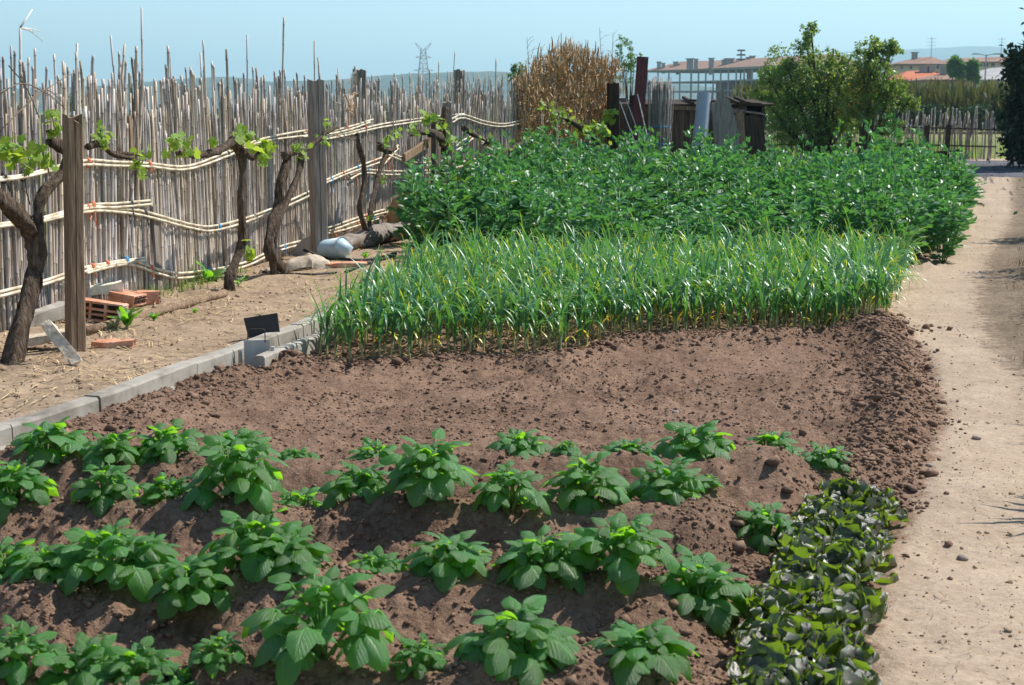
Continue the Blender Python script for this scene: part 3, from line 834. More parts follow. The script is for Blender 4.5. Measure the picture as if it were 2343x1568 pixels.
def cane_fence():
    rnd = random.Random(11)
    base = Vector((FX(12), 12, 0))
    fence = thing('cane_fence', 'long grey fence of upright reed canes tied to bent pale rails', 'fence', base)
    items = []
    Y = 8.0
    while Y < 22.9:
        ang = math.atan(FB1 if Y < YB else FB2)
        far = Y > 20.2
        layers = rnd.choice((1, 2, 2))
        for q in range(layers):
            u = rnd.random()
            if u < 0.66: i = rnd.randrange(2, 15)
            elif u < 0.975: i = rnd.randrange(12, 21)
            elif u < 0.996: i = rnd.randrange(20, 26)
            else: i = rnd.randrange(26, 31)
            if far: i = min(i + 5, 30)
            sway = 0.035 * math.sin(Y * 1.9) + 0.03 * math.sin(Y * 0.7 + 1)
            lean = rnd.gauss(0, 0.022) + sway + (0.10 if far else 0)
            if u > 0.6: lean += rnd.gauss(0, 0.06)
            x = FX(Y) + rnd.uniform(-0.014, 0.014) + q * -0.016
            z = gzs(x, Y) - 0.04
            # lean lies in the plane of the fence
            M = Matrix.Translation((x, Y, z)) @ Matrix.Rotation(-ang, 4, 'Z') @ Matrix.Rotation(-lean, 4, 'X') @ Matrix.Rotation(rnd.gauss(0, 0.012), 4, 'Y') @ Matrix.Rotation(rnd.random() * 6.28, 4, 'Z')
            s = rnd.uniform(0.8, 1.2) * (0.8 if far else 1)
            items.append((i, M @ Matrix.Diagonal((s, s, rnd.uniform(0.95, 1.05), 1))))
        Y += rnd.uniform(0.015, 0.027) * (0.95 if not far else 0.7)
    # a few single canes stand up high above the rest (places read off the photograph)
    for dx, top, lean in ((325, 42, 0.05), (300, 110, -0.12), (566, 95, 0.04), (720, 105, 0.03), (960, 150, 0.10), (478, 140, -0.05)):
        b = F(dx, 560); t = F(dx, top)
        x, y = FX(b.y) + 0.02, b.y
        L = t.z - 0.0
        M = Matrix.Translation((x, y, gzs(x, y))) @ Matrix.Rotation(-math.atan(FB1), 4, 'Z') @ Matrix.Rotation(-lean, 4, 'X')
        M = M @ Matrix.Translation((0, -math.tan(lean) * 0, 0)) @ Matrix.Diagonal((0.85, 0.85, L / 2.62, 1))
        items.append((34, M))
    items.sort(key=lambda q: abs(q[1].translation.y - 11.5) if q[1].translation.y > 9.2 else 99)
    for i, M in items[:298]:
        put('cane', CANE_MESH[i], fence, M=Matrix.Translation(-base) @ M)
    tag(joined('canes', [(CANES[i][1], M) for i, M in items[298:]], MAT['cane'], fence), kind='stuff')
    # rails of paired pale canes
    rails = [
        [(-40, 412), (0, 405), (60, 398), (150, 375)], [(150, 378), (200, 368), (260, 370), (340, 374), (430, 380), (520, 350), (600, 318), (700, 300), (745, 298)],
        [(690, 305), (740, 302), (800, 288), (850, 273)], [(740, 312), (800, 300), (880, 280), (1000, 265), (1062, 262)],
        [(1030, 272), (1062, 262), (1110, 278), (1160, 281), (1230, 263), (1292, 249)], [(1195, 268), (1290, 275), (1350, 284), (1405, 290)],
        [(-40, 520), (0, 512), (90, 497), (200, 470), (270, 464), (342, 459)], [(90, 500), (200, 474), (270, 477), (330, 485), (440, 514), (500, 517), (600, 485), (700, 440), (742, 414)],
        [(742, 414), (800, 388), (872, 359)], [(800, 400), (835, 388), (900, 390), (989, 388)], [(884, 344), (927, 364), (960, 371), (995, 368)], [(908, 333), (880, 370)],
        [(1038, 338), (1058, 325), (1080, 310)], [(1036, 376), (1090, 364), (1140, 354), (1196, 356)], [(1040, 384), (1100, 372), (1150, 366), (1218, 371)],
        [(1100, 322), (1140, 345), (1170, 356)], [(1200, 372), (1270, 362), (1330, 345), (1380, 340)],
        [(-40, 682), (0, 670), (90, 645), (200, 612), (260, 598), (335, 588)], [(195, 617), (250, 601), (300, 597), (370, 620), (430, 625), (560, 600), (640, 566), (720, 545)],
        [(748, 520), (860, 485), (935, 468)], [(752, 528), (800, 515), (870, 490)],
    ]
    ties = []
    for r in rails:
        for dz, q in ((0, 0.0), (8, 0.012)):
            pr = [F(x + rnd.uniform(-4, 4), y + dz + rnd.uniform(-2, 2), 0.045 + q) for x, y in r]
            n = max(6, int((pr[-1] - pr[0]).length / 0.07))
            pts = interp(pr, n)
            rad = [0.0115 * (1.15 if k % 3 == 0 else 1) * (1 - 0.15 * k / n) for k in range(n)]
            col = [((0.62, 0.56, 0.48) if k % 3 == 0 else (1, 1, 1)) for k in range(n)]
            m = MB(); m.tube(pts, rad, 6, True, col)
            m.build('rail', MAT['rail_cane'], fence, True, True)
        mid = interp([F(x, y + 4, 0.05) for x, y in r], 9)
        ties.append(mid)
    for k, mid in enumerate(ties):
        for j in (1, 3, 5, 7):
            if rnd.random() < 0.12: continue
            p = mid[j]
            col = rnd.choice(('blue_twine', 'wire', 'wire', 'orange_twine', 'orange_twine')) if p.x < -1.2 else rnd.choice(('blue_twine', 'blue_twine', 'orange_twine'))
            m = MB()
            ring = [p + Vector((math.cos(a) * 0.017, 0.004 * a, math.sin(a) * 0.034)) for a in np.linspace(0, 7.5, 14)]
            m.tube(ring, 0.006, 4)
            if rnd.random() < 0.6:
                l = rnd.uniform(0.03, 0.16)
                m.tube([p + Vector((0.02, 0, -0.03)), p + Vector((0.028, rnd.uniform(-.03, .03), -0.03 - l * 0.5)), p + Vector((0.03, rnd.uniform(-.05, .05), -0.03 - l))], 0.0048, 4)
            m.build('tie', MAT[col], fence)
    # one cane snapped near its top, with dry leaves
    m = MB(); m.tube(interp([F(50, 330, -.02), F(47, 200, -.02), F(46, 64, -.02)], 10), lerp_list([0.012, 0.008], 10), 6); m.tube([F(46, 64, -.02), F(74, 22, -.02)], [0.008, 0.004], 5)
    for e in ((98, 95), (92, 72), (84, 84)): m.tube(interp([F(46, 64, -.02), F(70, 64 + (e[1] - 64) * .25, -.02), F(*e, -.02)], 6), lerp_list([0.005, 0.002], 6), 4)
    m.build('cane', MAT['cane'], fence, True, True)
    # old board among the canes
    m = MB(); a = F(352, 470, 0.03); b = F(368, 700, 0.03); m.bar(a, b, 0.09, 0.02, up=(1, -0.2, 0)); m.build('board', MAT['wood_grey'], fence)
    m = MB(); a = F(296, 265, 0.03); b = F(302, 360, 0.03); m.bar(a, b, 0.05, 0.02, up=(1, -0.2, 0)); m.build('board', MAT['wood_brown'], fence)
    return fence
FENCE = cane_fence()
def thatch_fence():
    rnd = random.Random(5)
    base = Vector((FX(24.5), 24.5, 0))
    t = thing('reed_thatch_fence', 'tall golden fence section of dry leafy reeds beside the wooden shed', 'fence', base)
    items = []
    Y = 22.9
    while Y < 26.2:
        k = (Y - 22.9) / 3.3
        hgt = 1.9 + 0.55 * math.sin(min(1, k * 1.25) * math.pi * 0.75) + 0.12 * math.sin(Y * 7) + 0.15 * math.sin(Y * 17)
        for q in range(2):
            L = hgt * rnd.uniform(0.78, 1.06)
            i = min(range(len(CANES)), key=lambda j: abs(CANES[j][0] - L))
            x = FX(Y) + rnd.uniform(-0.05, 0.05) - 0.06 * q
            M = Matrix.Translation((x, Y, -0.03)) @ Matrix.Rotation(rnd.gauss(-0.03, 0.04), 4, 'X') @ Matrix.Rotation(rnd.gauss(0.02, 0.03), 4, 'Y') @ Matrix.Diagonal((0.75, 0.75, L / CANES[i][0], 1))
            items.append((CANES[i][1], M))
        Y += rnd.uniform(0.022, 0.04)
    tag(joined('canes', items, MAT['dry_reed'], t), kind='stuff')
    # dry leaves
    n = 11000
    y = NP.uniform(22.75, 26.35, n); k = (y - 22.9) / 3.3
    hg = 1.9 + 0.6 * np.sin(np.clip(k * 1.25, 0, 1) * math.pi * 0.75)
    z = hg * NP.random(n) ** 0.75 * 1.02
    x = FA2 + FB2 * y + NP.normal(0.03, 0.09, n)
    b = np.stack([x, y, z], -1)
    o = ribbons('dry_leaves', b, 'dry_reed', NP.uniform(0.10, 0.34, n), NP.uniform(0.012, 0.028, n), shades(n, (0.5, 0.42, 0.36), (1.15, 1.02, 0.85)), flat=False, up=NP.uniform(-0.3, 1.2, n), bend=1.2)
    o.parent = t; o.matrix_parent_inverse = Matrix.Translation(-base); tag(o, kind='stuff')
    # thin plumes standing above
    for dx, top in ((1205, 85), (1260, 100), (1285, 120), (1372, 62), (1390, 75), (1340, 130), (1310, 140), (1225, 125)):
        p = F(dx, 230, 0.0); q = F(dx + rnd.uniform(-6, 14), top, 0.0); q.y = p.y
        m = MB(); m.tube(interp([p, p.lerp(q, 0.5) + Vector((0.03, 0, 0)), q], 6), [0.008, 0.007, 0.006, 0.005, 0.004, 0.003], 4)
        for j in range(5):
            s = p.lerp(q, 0.55 + 0.09 * j); e = s + Vector((rnd.uniform(0.05, 0.22), 0, rnd.uniform(0.02, 0.16)))
            m.tube([s, s.lerp(e, .5) + Vector((0, 0, 0.03)), e], 0.0028, 3)
        m.build('plume', MAT['twig'], t, True)
    for dx, top in ((1237, 262), (1272, 262), (1335, 300)):
        p = F(dx, 400, 0.12); q = F(dx - 3, top, 0.12); q.x, q.y = p.x, p.y
        m = MB(); m.bar((p.x, p.y, -0.02), q, 0.09, 0.05, up=(1, -.5, 0)); m.build('stake', MAT['wood_grey'], t)
thatch_fence()

# ------------------------------------------------------------------ posts
def weathered_post(name, label, base, top, w, d, mat, rnd, group=None, ragged=0.03, rot=0.3, turn=0.0):
    """a squared, split and worn timber post"""
    base = Vector(base); top = Vector(top)
    m = MB(); n = 10; vs = []; fs = []
    sec = [(-.5, -.42), (-.42, -.5), (-.08, -.5), (-.05, -.40), (-.01, -.5), (.42, -.5), (.5, -.42), (.5, .42), (.42, .5), (-.42, .5), (-.5, .42)]
    k = len(sec); c, s = math.cos(rot), math.sin(rot)
    for i in range(n + 1):
        t = i / n; p = base.lerp(top, t) + Vector((math.sin(t * 3) * turn, 0, 0))
        ww = w * (1 - 0.06 * t) * (1 + rnd.uniform(-.025, .025)); dd = d * (1 - 0.06 * t)
        for u, v in sec:
            x, y = u * ww, v * dd
            z = rnd.uniform(-ragged, ragged * 0.4) if i == n else 0
            vs.append(p + Vector((x * c - y * s + rnd.uniform(-.002, .002), x * s + y * c, z)))
    for i in range(n):
        for j in range(k):
            fs.append((i * k + j, i * k + (j + 1) % k, (i + 1) * k + (j + 1) % k, (i + 1) * k + j))
    vs.append(top + Vector((0, 0, -0.01)))
    for j in range(k): fs.append((n * k + j, n * k + (j + 1) % k, len(vs) - 1))
    m.add(vs, fs)
    o = m.build(name, MAT[mat], pos=base)
    return tag(o, label, 'post', group)
rnd = random.Random(21)
g = G(172, 806, WALL_TOP - 0.04); BROWN = g
weathered_post('timber_post', 'brown squared timber post with worn top beside the gnarled vine', g - Vector((0, 0, .06)), Q(166, 266, g.y), W(38, g.y), W(38, g.y), 'wood_brown', rnd, rot=0.62, ragged=0.05)
g = G(731, 592, 0.05)
weathered_post('split_post', 'thick grey split timber post standing behind a sagging cane rail', g - Vector((0, 0, .06)), Q(722, 182, g.y), W(33, g.y), W(33, g.y), 'wood_grey', rnd, rot=0.55, ragged=0.02)
for dx, top, w, lab in ((822, 158, 27, 'broad weathered post rising above the canes near the thick split post'), (1050, 160, 22, 'rounded grey post among the canes above the rusty stake')):
    p = F(dx, 500, -0.08)
    weathered_post('fence_post', lab, (p.x, p.y, -0.05), Q(dx, top, p.y), W(w, p.y), W(w, p.y), 'wood_grey', rnd, rot=0.4)
p = V(992, 420)
o = MB().bar((p.x, p.y, -0.05), Q(991, 262, p.y), W(11, p.y), W(7, p.y), up=(0, -1, 0)).build('metal_stake', MAT['iron'], pos=(p.x, p.y, 0))
tag(o, 'thin rusty brown metal stake beside the leafy vine and bean plants', 'stake')
p = F(1028, 430, 0.2)
weathered_post('pale_post', 'pale narrow wooden post just right of the dark vine trunk', (p.x, p.y, -0.05), Q(1022, 232, p.y), W(21, p.y), W(16, p.y), 'wood_grey', rnd, rot=0.2)
p = F(500, 620, 0.02)
# ------------------------------------------------------------------ grape vines
def palm_leaf(seed):
    r = random.Random(seed)
    m = MB(); n = 20; vs = [(0, 0.38, 0.0)]
    for k in range(n):
        a = 2 * math.pi * k / n - math.pi / 2
        rad = 0.46 * (0.80 + 0.24 * abs(math.cos(2.5 * (a - math.pi / 2)))) + r.uniform(-.035, .035)
        if k == 0: rad = 0.16
        x = math.cos(a) * rad; y = 0.42 + math.sin(a) * rad
        vs.append((x, y, -0.30 * (x * x) + 0.10 * abs(x) - 0.25 * max(0, y - 0.4) ** 2 + r.uniform(-.03, .03)))
    fs = [(0, k + 1, (k + 1) % n + 1) for k in range(n)]
    m.add(vs, fs)
    return m.mesh('vine_leaf', MAT['vine_leaf'], True)
PALM = [palm_leaf(s) for s in range(6)]
def gnarl(m, pts, rads, rnd, n=12, steps=None, knob=0.14):
    """old twisted wood: ridged section that turns as it climbs"""
    L = sum((Vector(pts[i + 1]) - Vector(pts[i])).length for i in range(len(pts) - 1))
    k = steps or max(8, int(L / 0.045))
    P = interp(pts, k); Rr = lerp_list(rads, k)
    vs = []; fs = []; ref = Vector((1, 0, 0)); ph = rnd.random() * 6
    for i, p in enumerate(P):
        t = (P[min(i + 1, k - 1)] - P[max(i - 1, 0)]).normalized()
        u = (ref - t * ref.dot(t)).normalized(); w = t.cross(u); ref = u
        kn = 1 + knob * math.sin(i * 0.9 + ph) * rnd.uniform(0.3, 1)
        for j in range(n):
            a = 2 * math.pi * j / n
            r = Rr[i] * kn * (1 + 0.20 * math.sin(3 * a + i * 0.22 + ph) + 0.10 * math.sin(5 * a - i * .15) + rnd.uniform(-.13, .13))
            vs.append(p + u * math.cos(a) * r + w * math.sin(a) * r)
    for i in range(k - 1):
        for j in range(n):
            fs.append((i * n + j, i * n + (j + 1) % n, (i + 1) * n + (j + 1) % n, (i + 1) * n + j))
    fs += [tuple(range(n))[::-1], tuple((k - 1) * n + j for j in range(n))]
    m.add(vs, fs)
def leaves_at(root, centres, rnd, base):
    for c, rad, num, size in centres:
        for k in range(num):
            q = c + Vector((rnd.gauss(0, rad * .55), rnd.gauss(0, rad * .4), rnd.gauss(0, rad * .55)))
            d = Vector((rnd.uniform(-1, 1), rnd.uniform(-1, 0.4), rnd.uniform(-1.0, 0.5)))
            nn = Vector((rnd.uniform(-.6, .8), rnd.uniform(-.9, .2), rnd.uniform(0.2, 1)))
            s = size * rnd.uniform(0.55, 1.15)
            M = Matrix.Translation(q - base) @ frame(d, nn).to_4x4() @ Matrix.Scale(s, 4)
            put('leaf', PALM[rnd.randrange(6)], root, M=M)
def vine(label, trunks, arms, shoots, seed, twigs=()):
    rnd = random.Random(seed)
    b = V(*trunks[0][0][0]); base = Vector((b.x, b.y, 0))
    root = thing('grape_vine', label, 'vine', base)
    for pts, ws in trunks:
        P = [V(*p) for p in pts]
        P[0].z -= 0.05
        P = [q + Vector((0, rnd.uniform(-.03, .03), 0)) for q in P]
        m = MB(); gnarl(m, P, [W(w, P[0].y) / 2 for w in ws], rnd); m.build('trunk', MAT['bark'], root, True)
    for pts, w in arms:
        P = [V(*p) for p in pts]
        m = MB(); gnarl(m, P, [W(w, P[0].y) / 2, W(w * 0.85, P[0].y) / 2, W(w * 0.55, P[0].y) / 2], rnd, 7); m.build('arm', MAT['bark'], root, True)
    for pts in twigs:
        P = [V(*p) for p in pts]
        m = MB(); m.tube(interp(P, 8), lerp_list([0.005, 0.003], 8), 4); m.build('twig', MAT['twig'], root, True)
    cs = []
    for x, y, wpx, num in shoots:
        c = V(x, y) + Vector((0.03, -0.03, 0))
        r = W(wpx, c.y) / 2
        cs.append((c, r, int(num * 2.0), min(0.14, max(0.06, r * 1.25))))
        m = MB(); m.tube([c + Vector((0, 0.02, -r * 1.1)), c, c + Vector((rnd.uniform(-.5, .5) * r, 0, r * 0.8))], [0.005, 0.004, 0.002], 5); m.build('shoot', MAT['stem_green'], root, True)
    leaves_at(root, cs, rnd, base)
    return root
vine('old gnarled vine with thick forked trunk left of the brown post',
     [([(18, 858), (40, 760), (68, 660), (86, 590), (72, 530), (30, 480), (-20, 440)], [46, 38, 40, 42, 40, 36, 30]),
      ([(80, 600), (86, 520), (90, 460), (118, 425), (146, 395), (156, 360), (140, 335), (112, 325)], [30, 26, 24, 28, 24, 30, 26, 20])],
     [([(112, 330), (118, 312), (108, 300)], 16)],
     [(22, 355, 60, 12), (90, 345, 40, 8), (100, 372, 40, 6), (112, 268, 34, 6), (60, 370, 40, 6), (118, 290, 26, 4)], 1,
     twigs=[[(0, 300), (60, 240), (120, 195), (170, 165)], [(40, 260), (100, 205), (140, 230)], [(0, 215), (50, 190), (110, 215), (150, 250)], [(20, 150), (60, 200), (90, 270)]])
vine('leafy vine arm reaching right from the top of the brown post',
     [([(196, 318), (225, 330), (262, 352), (305, 362)], [17, 15, 13, 9])], [([(262, 350), (300, 352), (340, 358)], 9)],
     [(222, 300, 32, 7), (310, 372, 38, 9), (232, 322, 24, 4), (333, 348, 20, 4)], 2)
vine('slender vine with dark trunk rising from the end of the lying pole',
     [([(532, 688), (524, 645), (540, 600), (556, 545), (551, 470), (556, 400), (552, 350), (530, 322)], [30, 24, 20, 18, 17, 17, 20, 24])],
     [([(532, 325), (500, 345), (450, 356), (405, 350)], 18), ([(556, 345), (578, 362), (592, 350)], 14)],
     [(545, 308, 44, 10), (597, 335, 42, 9), (590, 362, 34, 6), (560, 573, 34, 8), (413, 330, 46, 9), (482, 322, 22, 4)], 3)
vine('twin trunked vine with split base beside the thick grey post',
     [([(672, 640), (640, 605), (615, 575), (622, 520), (640, 470), (642, 420), (655, 375), (652, 352)], [16, 20, 24, 22, 22, 20, 20, 24]),
      ([(628, 635), (622, 590), (632, 520), (660, 450), (682, 400), (690, 352)], [14, 18, 18, 16, 14, 14])],
     [([(650, 352), (672, 350), (695, 345)], 14), ([(690, 350), (715, 330), (750, 300), (775, 292)], 12)],
     [(690, 345, 28, 5), (672, 335, 18, 4), (737, 322, 22, 5), (742, 282, 20, 4), (672, 342, 16, 3)], 4)
vine('thin wavy vine pair between the thick grey post and the bean plants',
     [([(852, 580), (838, 530), (824, 480), (832, 420), (830, 370), (820, 330), (818, 305)], [15, 13, 11, 12, 11, 10, 8]),
      ([(848, 565), (845, 500), (858, 430), (872, 380), (882, 350), (868, 330)], [13, 11, 10, 10, 11, 14])],
     [([(868, 338), (890, 345), (905, 340)], 14)],
     [(868, 412, 18, 4), (843, 497, 14, 3), (872, 332, 16, 3), (897, 300, 24, 4), (880, 318, 14, 3)], 5,
     twigs=[[(745, 305), (790, 315), (830, 320), (870, 332)], [(775, 296), (800, 320), (815, 312)]])
vine('dark vine with bright leaf tufts against the rusty metal stake',
     [([(1012, 440), (1012, 400), (1020, 360), (1012, 320), (985, 303), (958, 302)], [22, 20, 20, 18, 15, 10]), ([(1015, 330), (1014, 290), (1020, 245)], [14, 18, 14])],
     [([(960, 303), (940, 310)], 8)],
     [(948, 292, 30, 6), (975, 272, 32, 8), (1018, 305, 40, 9), (1003, 285, 24, 5), (1025, 338, 22, 4), (905, 308, 20, 3)], 6)
vine('crooked dark vine leaning right above the bean plants by the canes',
     [([(1140, 420), (1132, 385), (1150, 360), (1180, 335), (1214, 326)], [16, 15, 14, 12, 8]), ([(1092, 360), (1108, 335), (1120, 322)], [12, 12, 9])],
     [([(1060, 292), (1080, 305), (1112, 322)], 13)],
     [(1118, 322, 20, 4), (1165, 345, 18, 4), (1095, 315, 14, 3), (1075, 295, 16, 3), (1215, 320, 26, 5)], 7)
vine('sprawling vine with many yellow green leaves on the golden reed fence',
     [([(1345, 400), (1352, 365), (1366, 335), (1360, 312), (1330, 292), (1290, 268)], [20, 18, 18, 16, 13, 9]), ([(1380, 390), (1382, 350), (1376, 320)], [12, 10, 9])],
     [([(1290, 268), (1262, 250), (1245, 243)], 8)],
     [(1282, 258, 24, 5), (1238, 240, 20, 4), (1256, 246, 18, 4), (1330, 298, 40, 9), (1356, 286, 30, 6), (1390, 262, 30, 9), (1374, 300, 36, 9), (1368, 330, 26, 6), (1262, 262, 24, 5), (1300, 275, 20, 4)], 8)
# ------------------------------------------------------------------ potatoes
def ovate_leaf(seed, nm, mat, wide=0.40, nl=7, nw=4, fold=-0.10, droop=0.28, wave=0.03, tip=1.0):
    """unit-long leaf along +Y, upper side +Z"""
    r = random.Random(seed)
    vs = []; fs = []
    tw = r.uniform(-.12, .12); dr = droop * r.uniform(0.5, 1.4)
    for i in range(nl + 1):
        t = i / nl
        w = wide * (max(0, math.sin(math.pi * min(1, t ** 0.80))) ** 0.62 if 0 < t < 1 else 0.0) * (1 - 0.10 * t) + (0.012 if t < 1 else 0)
        for j in range(nw + 1):
            u = j / nw * 2 - 1
            x = u * w
            z = fold * abs(u) ** 1.5 * w * 2.2 - dr * t * t + tw * x * t + wave * math.sin(t * 11 + u * 2 + seed) * abs(u) + r.uniform(-.006, .006)
            z += 0.05 * (1 - abs(u)) * math.sin(math.pi * t)
            vs.append((x, t * (1 - 0.04 * abs(u)), z))
    for i in range(nl):
        for j in range(nw):
            a = i * (nw + 1) + j
            fs.append((a, a + 1, a + nw + 2, a + nw + 1))
    return MB().add(vs, fs).mesh(nm, MAT[mat], True)
POT = [ovate_leaf(s, 'leaf', 'potato_leaf', wide=random.uniform(0.36, 0.46), fold=(-0.24, -0.15, -0.05)[s % 3], droop=0.42) for s in range(8)]
def potato(base, wid, hgt, rnd, label, group):
    """stems with compound leaves: leaflets in pairs and one large leaflet at the end"""
    root = thing('potato_plant', label, 'potato plant', base, rnd.random() * 6.28, group)
    Rm = wid / 2
    ls = min(0.092, max(0.036, wid * 0.235))                # end leaflet length
    m = MB()
    n_stem = 3 if wid > 0.2 else 2
    nleaf = int(np.clip(8 + wid * 34, 8, 22))
    for k in range(nleaf):
        az = k * 2.39996 + rnd.uniform(-.3, .3)
        tier = k / nleaf                                   # 0 = lowest, outermost
        reach = Rm * (1.0 - 0.72 * tier ** 1.4) * rnd.uniform(0.8, 1.1)
        top = hgt * (0.42 + 0.60 * tier) * rnd.uniform(0.85, 1.1)
        stx = Vector((math.cos(az), math.sin(az), 0))
        p0 = stx * 0.01 + Vector((rnd.uniform(-.02, .02), rnd.uniform(-.02, .02), -0.02 + hgt * 0.35 * tier))
        L1 = reach * 0.62
        p1 = p0 + stx * (L1 * 0.5) + Vector((0, 0, top * 0.85 - p0.z))
        p1.z = max(p1.z, p0.z + 0.02)
        p2 = stx * L1 + Vector((0, 0, top))
        P = interp([p0, p1 * 0.5 + p0.lerp(p2, 0.55) * 0.5, p2], 6)
        m.tube(P, lerp_list([0.0055, 0.0022], 6), 5)
        lsz = ls * (1.12 - 0.5 * tier) * rnd.uniform(0.85, 1.15)
        side = Vector((-stx.y, stx.x, 0))
        drop = 0.1 - 0.95 * (1 - tier) * rnd.uniform(0.6, 1.15)
        d = stx + Vector((0, 0, drop + (0.9 * tier)))
        nrm = Vector((0, 0, 1)) + stx * 0.4 + side * rnd.uniform(-.35, .35)
        put('leaf', POT[rnd.randrange(8)], root, M=Matrix.Translation(p2) @ frame(d, nrm).to_4x4() @ Matrix.Scale(lsz, 4))
        pairs = 3 if wid > 0.2 else 2
        for q in range(pairs):
            pp = (P[4].lerp(P[5], 0.5), P[4].lerp(P[3], 0.2), P[3].lerp(P[2], 0.1))[q]
            for sg in (-1, 1):
                if rnd.random() < 0.12: continue
                d = side * sg + stx * rnd.uniform(0.2, 0.7) + Vector((0, 0, rnd.uniform(-.35, .35) + 0.35 * tier - 0.15))
                nrm = Vector((0, 0, 1)) + side * sg * rnd.uniform(-.1, .5) + stx * rnd.uniform(-.2, .4)
                put('leaf', POT[rnd.randrange(8)], root, M=Matrix.Translation(pp) @ frame(d, nrm).to_4x4() @ Matrix.Scale(lsz * rnd.uniform(0.6, 0.95) * (1, 0.85, 0.65)[q], 4))
    for k in range(7):                                     # young leaves in the heart
        az = k * 2.4 + rnd.random()
        d = Vector((math.cos(az) * 0.6, math.sin(az) * 0.6, 1.0))
        p = Vector((rnd.uniform(-.02, .02), rnd.uniform(-.02, .02), hgt * rnd.uniform(0.68, 0.85)))
        put('leaf', POT[rnd.randrange(8)], root, M=Matrix.Translation(p) @ frame(d, (-d.x, -d.y, 0.6)).to_4x4() @ Matrix.Scale(ls * rnd.uniform(0.40, 0.78), 4))
    for k in range(n_stem):
        a = rnd.random() * 6.28
        m.tube([(math.cos(a) * .012, math.sin(a) * .012, -0.04), (math.cos(a) * .015, math.sin(a) * .015, hgt * 0.45), (math.cos(a) * .02, math.sin(a) * .02, hgt * 0.8)], [0.007, 0.006, 0.004], 6)
    put('stem', m.mesh('stem', MAT['stem_green'], True), root)
    return root
ROWNAME = ['in the fourth ridge row counted from the bare soil', 'in the third ridge row counted from the bare soil', 'in the second ridge row counted from the bare soil', 'in the ridge row next to the bare soil']
rnd = random.Random(42)
for ri, row in enumerate(ROWS):
    last = max(row, key=lambda q: q[0])
    for (dx, dy, w, h) in row:
        g = G(dx, dy - 8, RIDGE_Z)
        wid = W(w, g.y) * 1.34; hgt = min(0.27, W(h, g.y) * (0.84 if ri < 2 else 1.08))
        z = gzs(g.x, g.y)
        hgt = max(0.05, hgt - 0.02)
        size = 'large bushy' if wid > 0.36 else ('bushy' if wid > 0.24 else ('young' if wid > 0.15 else 'tiny'))
        if (dx, dy) == (last[0], last[1]): lab = f'potato plant at the lettuce end {ROWNAME[ri]}'
        elif dx == 1618: lab = 'small potato sprout set off just below the ridge row next to bare soil'
        else: lab = f'{size} potato plant {ROWNAME[ri]}'
        potato(Vector((g.x, g.y, z - 0.005)), wid, hgt, rnd, lab, 'potato plants on the ridges')

# ------------------------------------------------------------------ lettuces
def ruffled_leaf(seed):
    r = random.Random(seed)
    nl, nw = 12, 12; vs = []; fs = []
    f1 = r.uniform(8, 11); ph = r.random() * 6; dr = r.uniform(-.15, .35)
    for i in range(nl + 1):
        t = i / nl
        w = 0.07 + 0.40 * math.sin(min(1, t * 0.62 + 0.02) * math.pi * 0.92) ** 1.2 * (1 if t < 0.62 else max(0.0, 1 - ((t - 0.62) / 0.38) ** 2.2) ** 0.55) + 0.004
        for j in range(nw + 1):
            u = j / nw * 2 - 1
            edge = max(abs(u), (t - 0.45) / 0.55)
            ruf = 0.095 * edge ** 2 * math.sin(f1 * (t + 0.9 * u) + ph + seed) + 0.05 * edge * math.sin(19 * t + 11 * u + ph)
            x = u * w * (1 + 0.05 * math.sin(12 * t + ph))
            z = 0.30 * t - dr * t * t + 0.16 * u * u + ruf + 0.02 * math.sin(30 * u * t + seed)
            vs.append((x, t * (1 - 0.10 * u * u) + 0.035 * math.sin(7 * u + ph) * edge * t, z))
    for i in range(nl):
        for j in range(nw):
            a = i * (nw + 1) + j; fs.append((a, a + 1, a + nw + 2, a + nw + 1))
    return MB().add(vs, fs).mesh('leaf', MAT['lettuce_leaf'], True)
LET = [ruffled_leaf(s) for s in range(8)]
def lettuce(base, wid, rnd, label, group):
    root = thing('lettuce', label, 'lettuce', base, rnd.random() * 6.28, group)
    n = 14
    for k in range(n):
        t = k / (n - 1)
        az = k * 2.39996 + rnd.uniform(-.25, .25)
        el = R(0 + 58 * t + rnd.uniform(-8, 8))
        o = Vector((math.cos(az), math.sin(az), 0))
        d = o * math.cos(el) + Vector((0, 0, math.sin(el)))
        nrm = Vector((0, 0, 1)) * math.cos(el) - o * math.sin(el) + Vector((rnd.uniform(-.2, .2), rnd.uniform(-.2, .2), 0))
        s = wid * (0.74 - 0.20 * t) * rnd.uniform(0.88, 1.15)
        put('leaf', LET[rnd.randrange(8)], root, M=Matrix.Translation(o * 0.008 + Vector((0, 0, 0.004 + 0.03 * t))) @ frame(d, nrm).to_4x4() @ Matrix.Scale(s, 4))
    return root
LETL = curve([(1775, 1568), (1775, 1490), (1795, 1400), (1848, 1300), (1900, 1215), (1985, 1130)])
LETR = curve([(1905, 1568), (1918, 1470), (1938, 1350), (1958, 1260), (1972, 1215), (2045, 1140)])
rnd = random.Random(8)
ys = np.arange(3.35, 5.28, 0.145)
for i, y in enumerate(ys):
    a, b = float(LETL(y)), float(LETR(y))
    n = 2
    for k in range(n):
        x = a + (b - a) * (k / max(1, n - 1)) + rnd.uniform(-.02, .02)
        yy = y + rnd.uniform(-.03, .03) + 0.05 * (k % 2)
        lab = 'dark red green lettuce with ruffled leaves at the far end by the dug berm' if i >= len(ys) - 1 else ('ruffled red green lettuce on the path side of the strip' if k == n - 1 else 'ruffled red green lettuce on the potato side of the strip')
        lettuce(Vector((x, yy, gzs(x, yy) - 0.012)), rnd.uniform(0.165, 0.205), rnd, lab, 'lettuces beside the path')

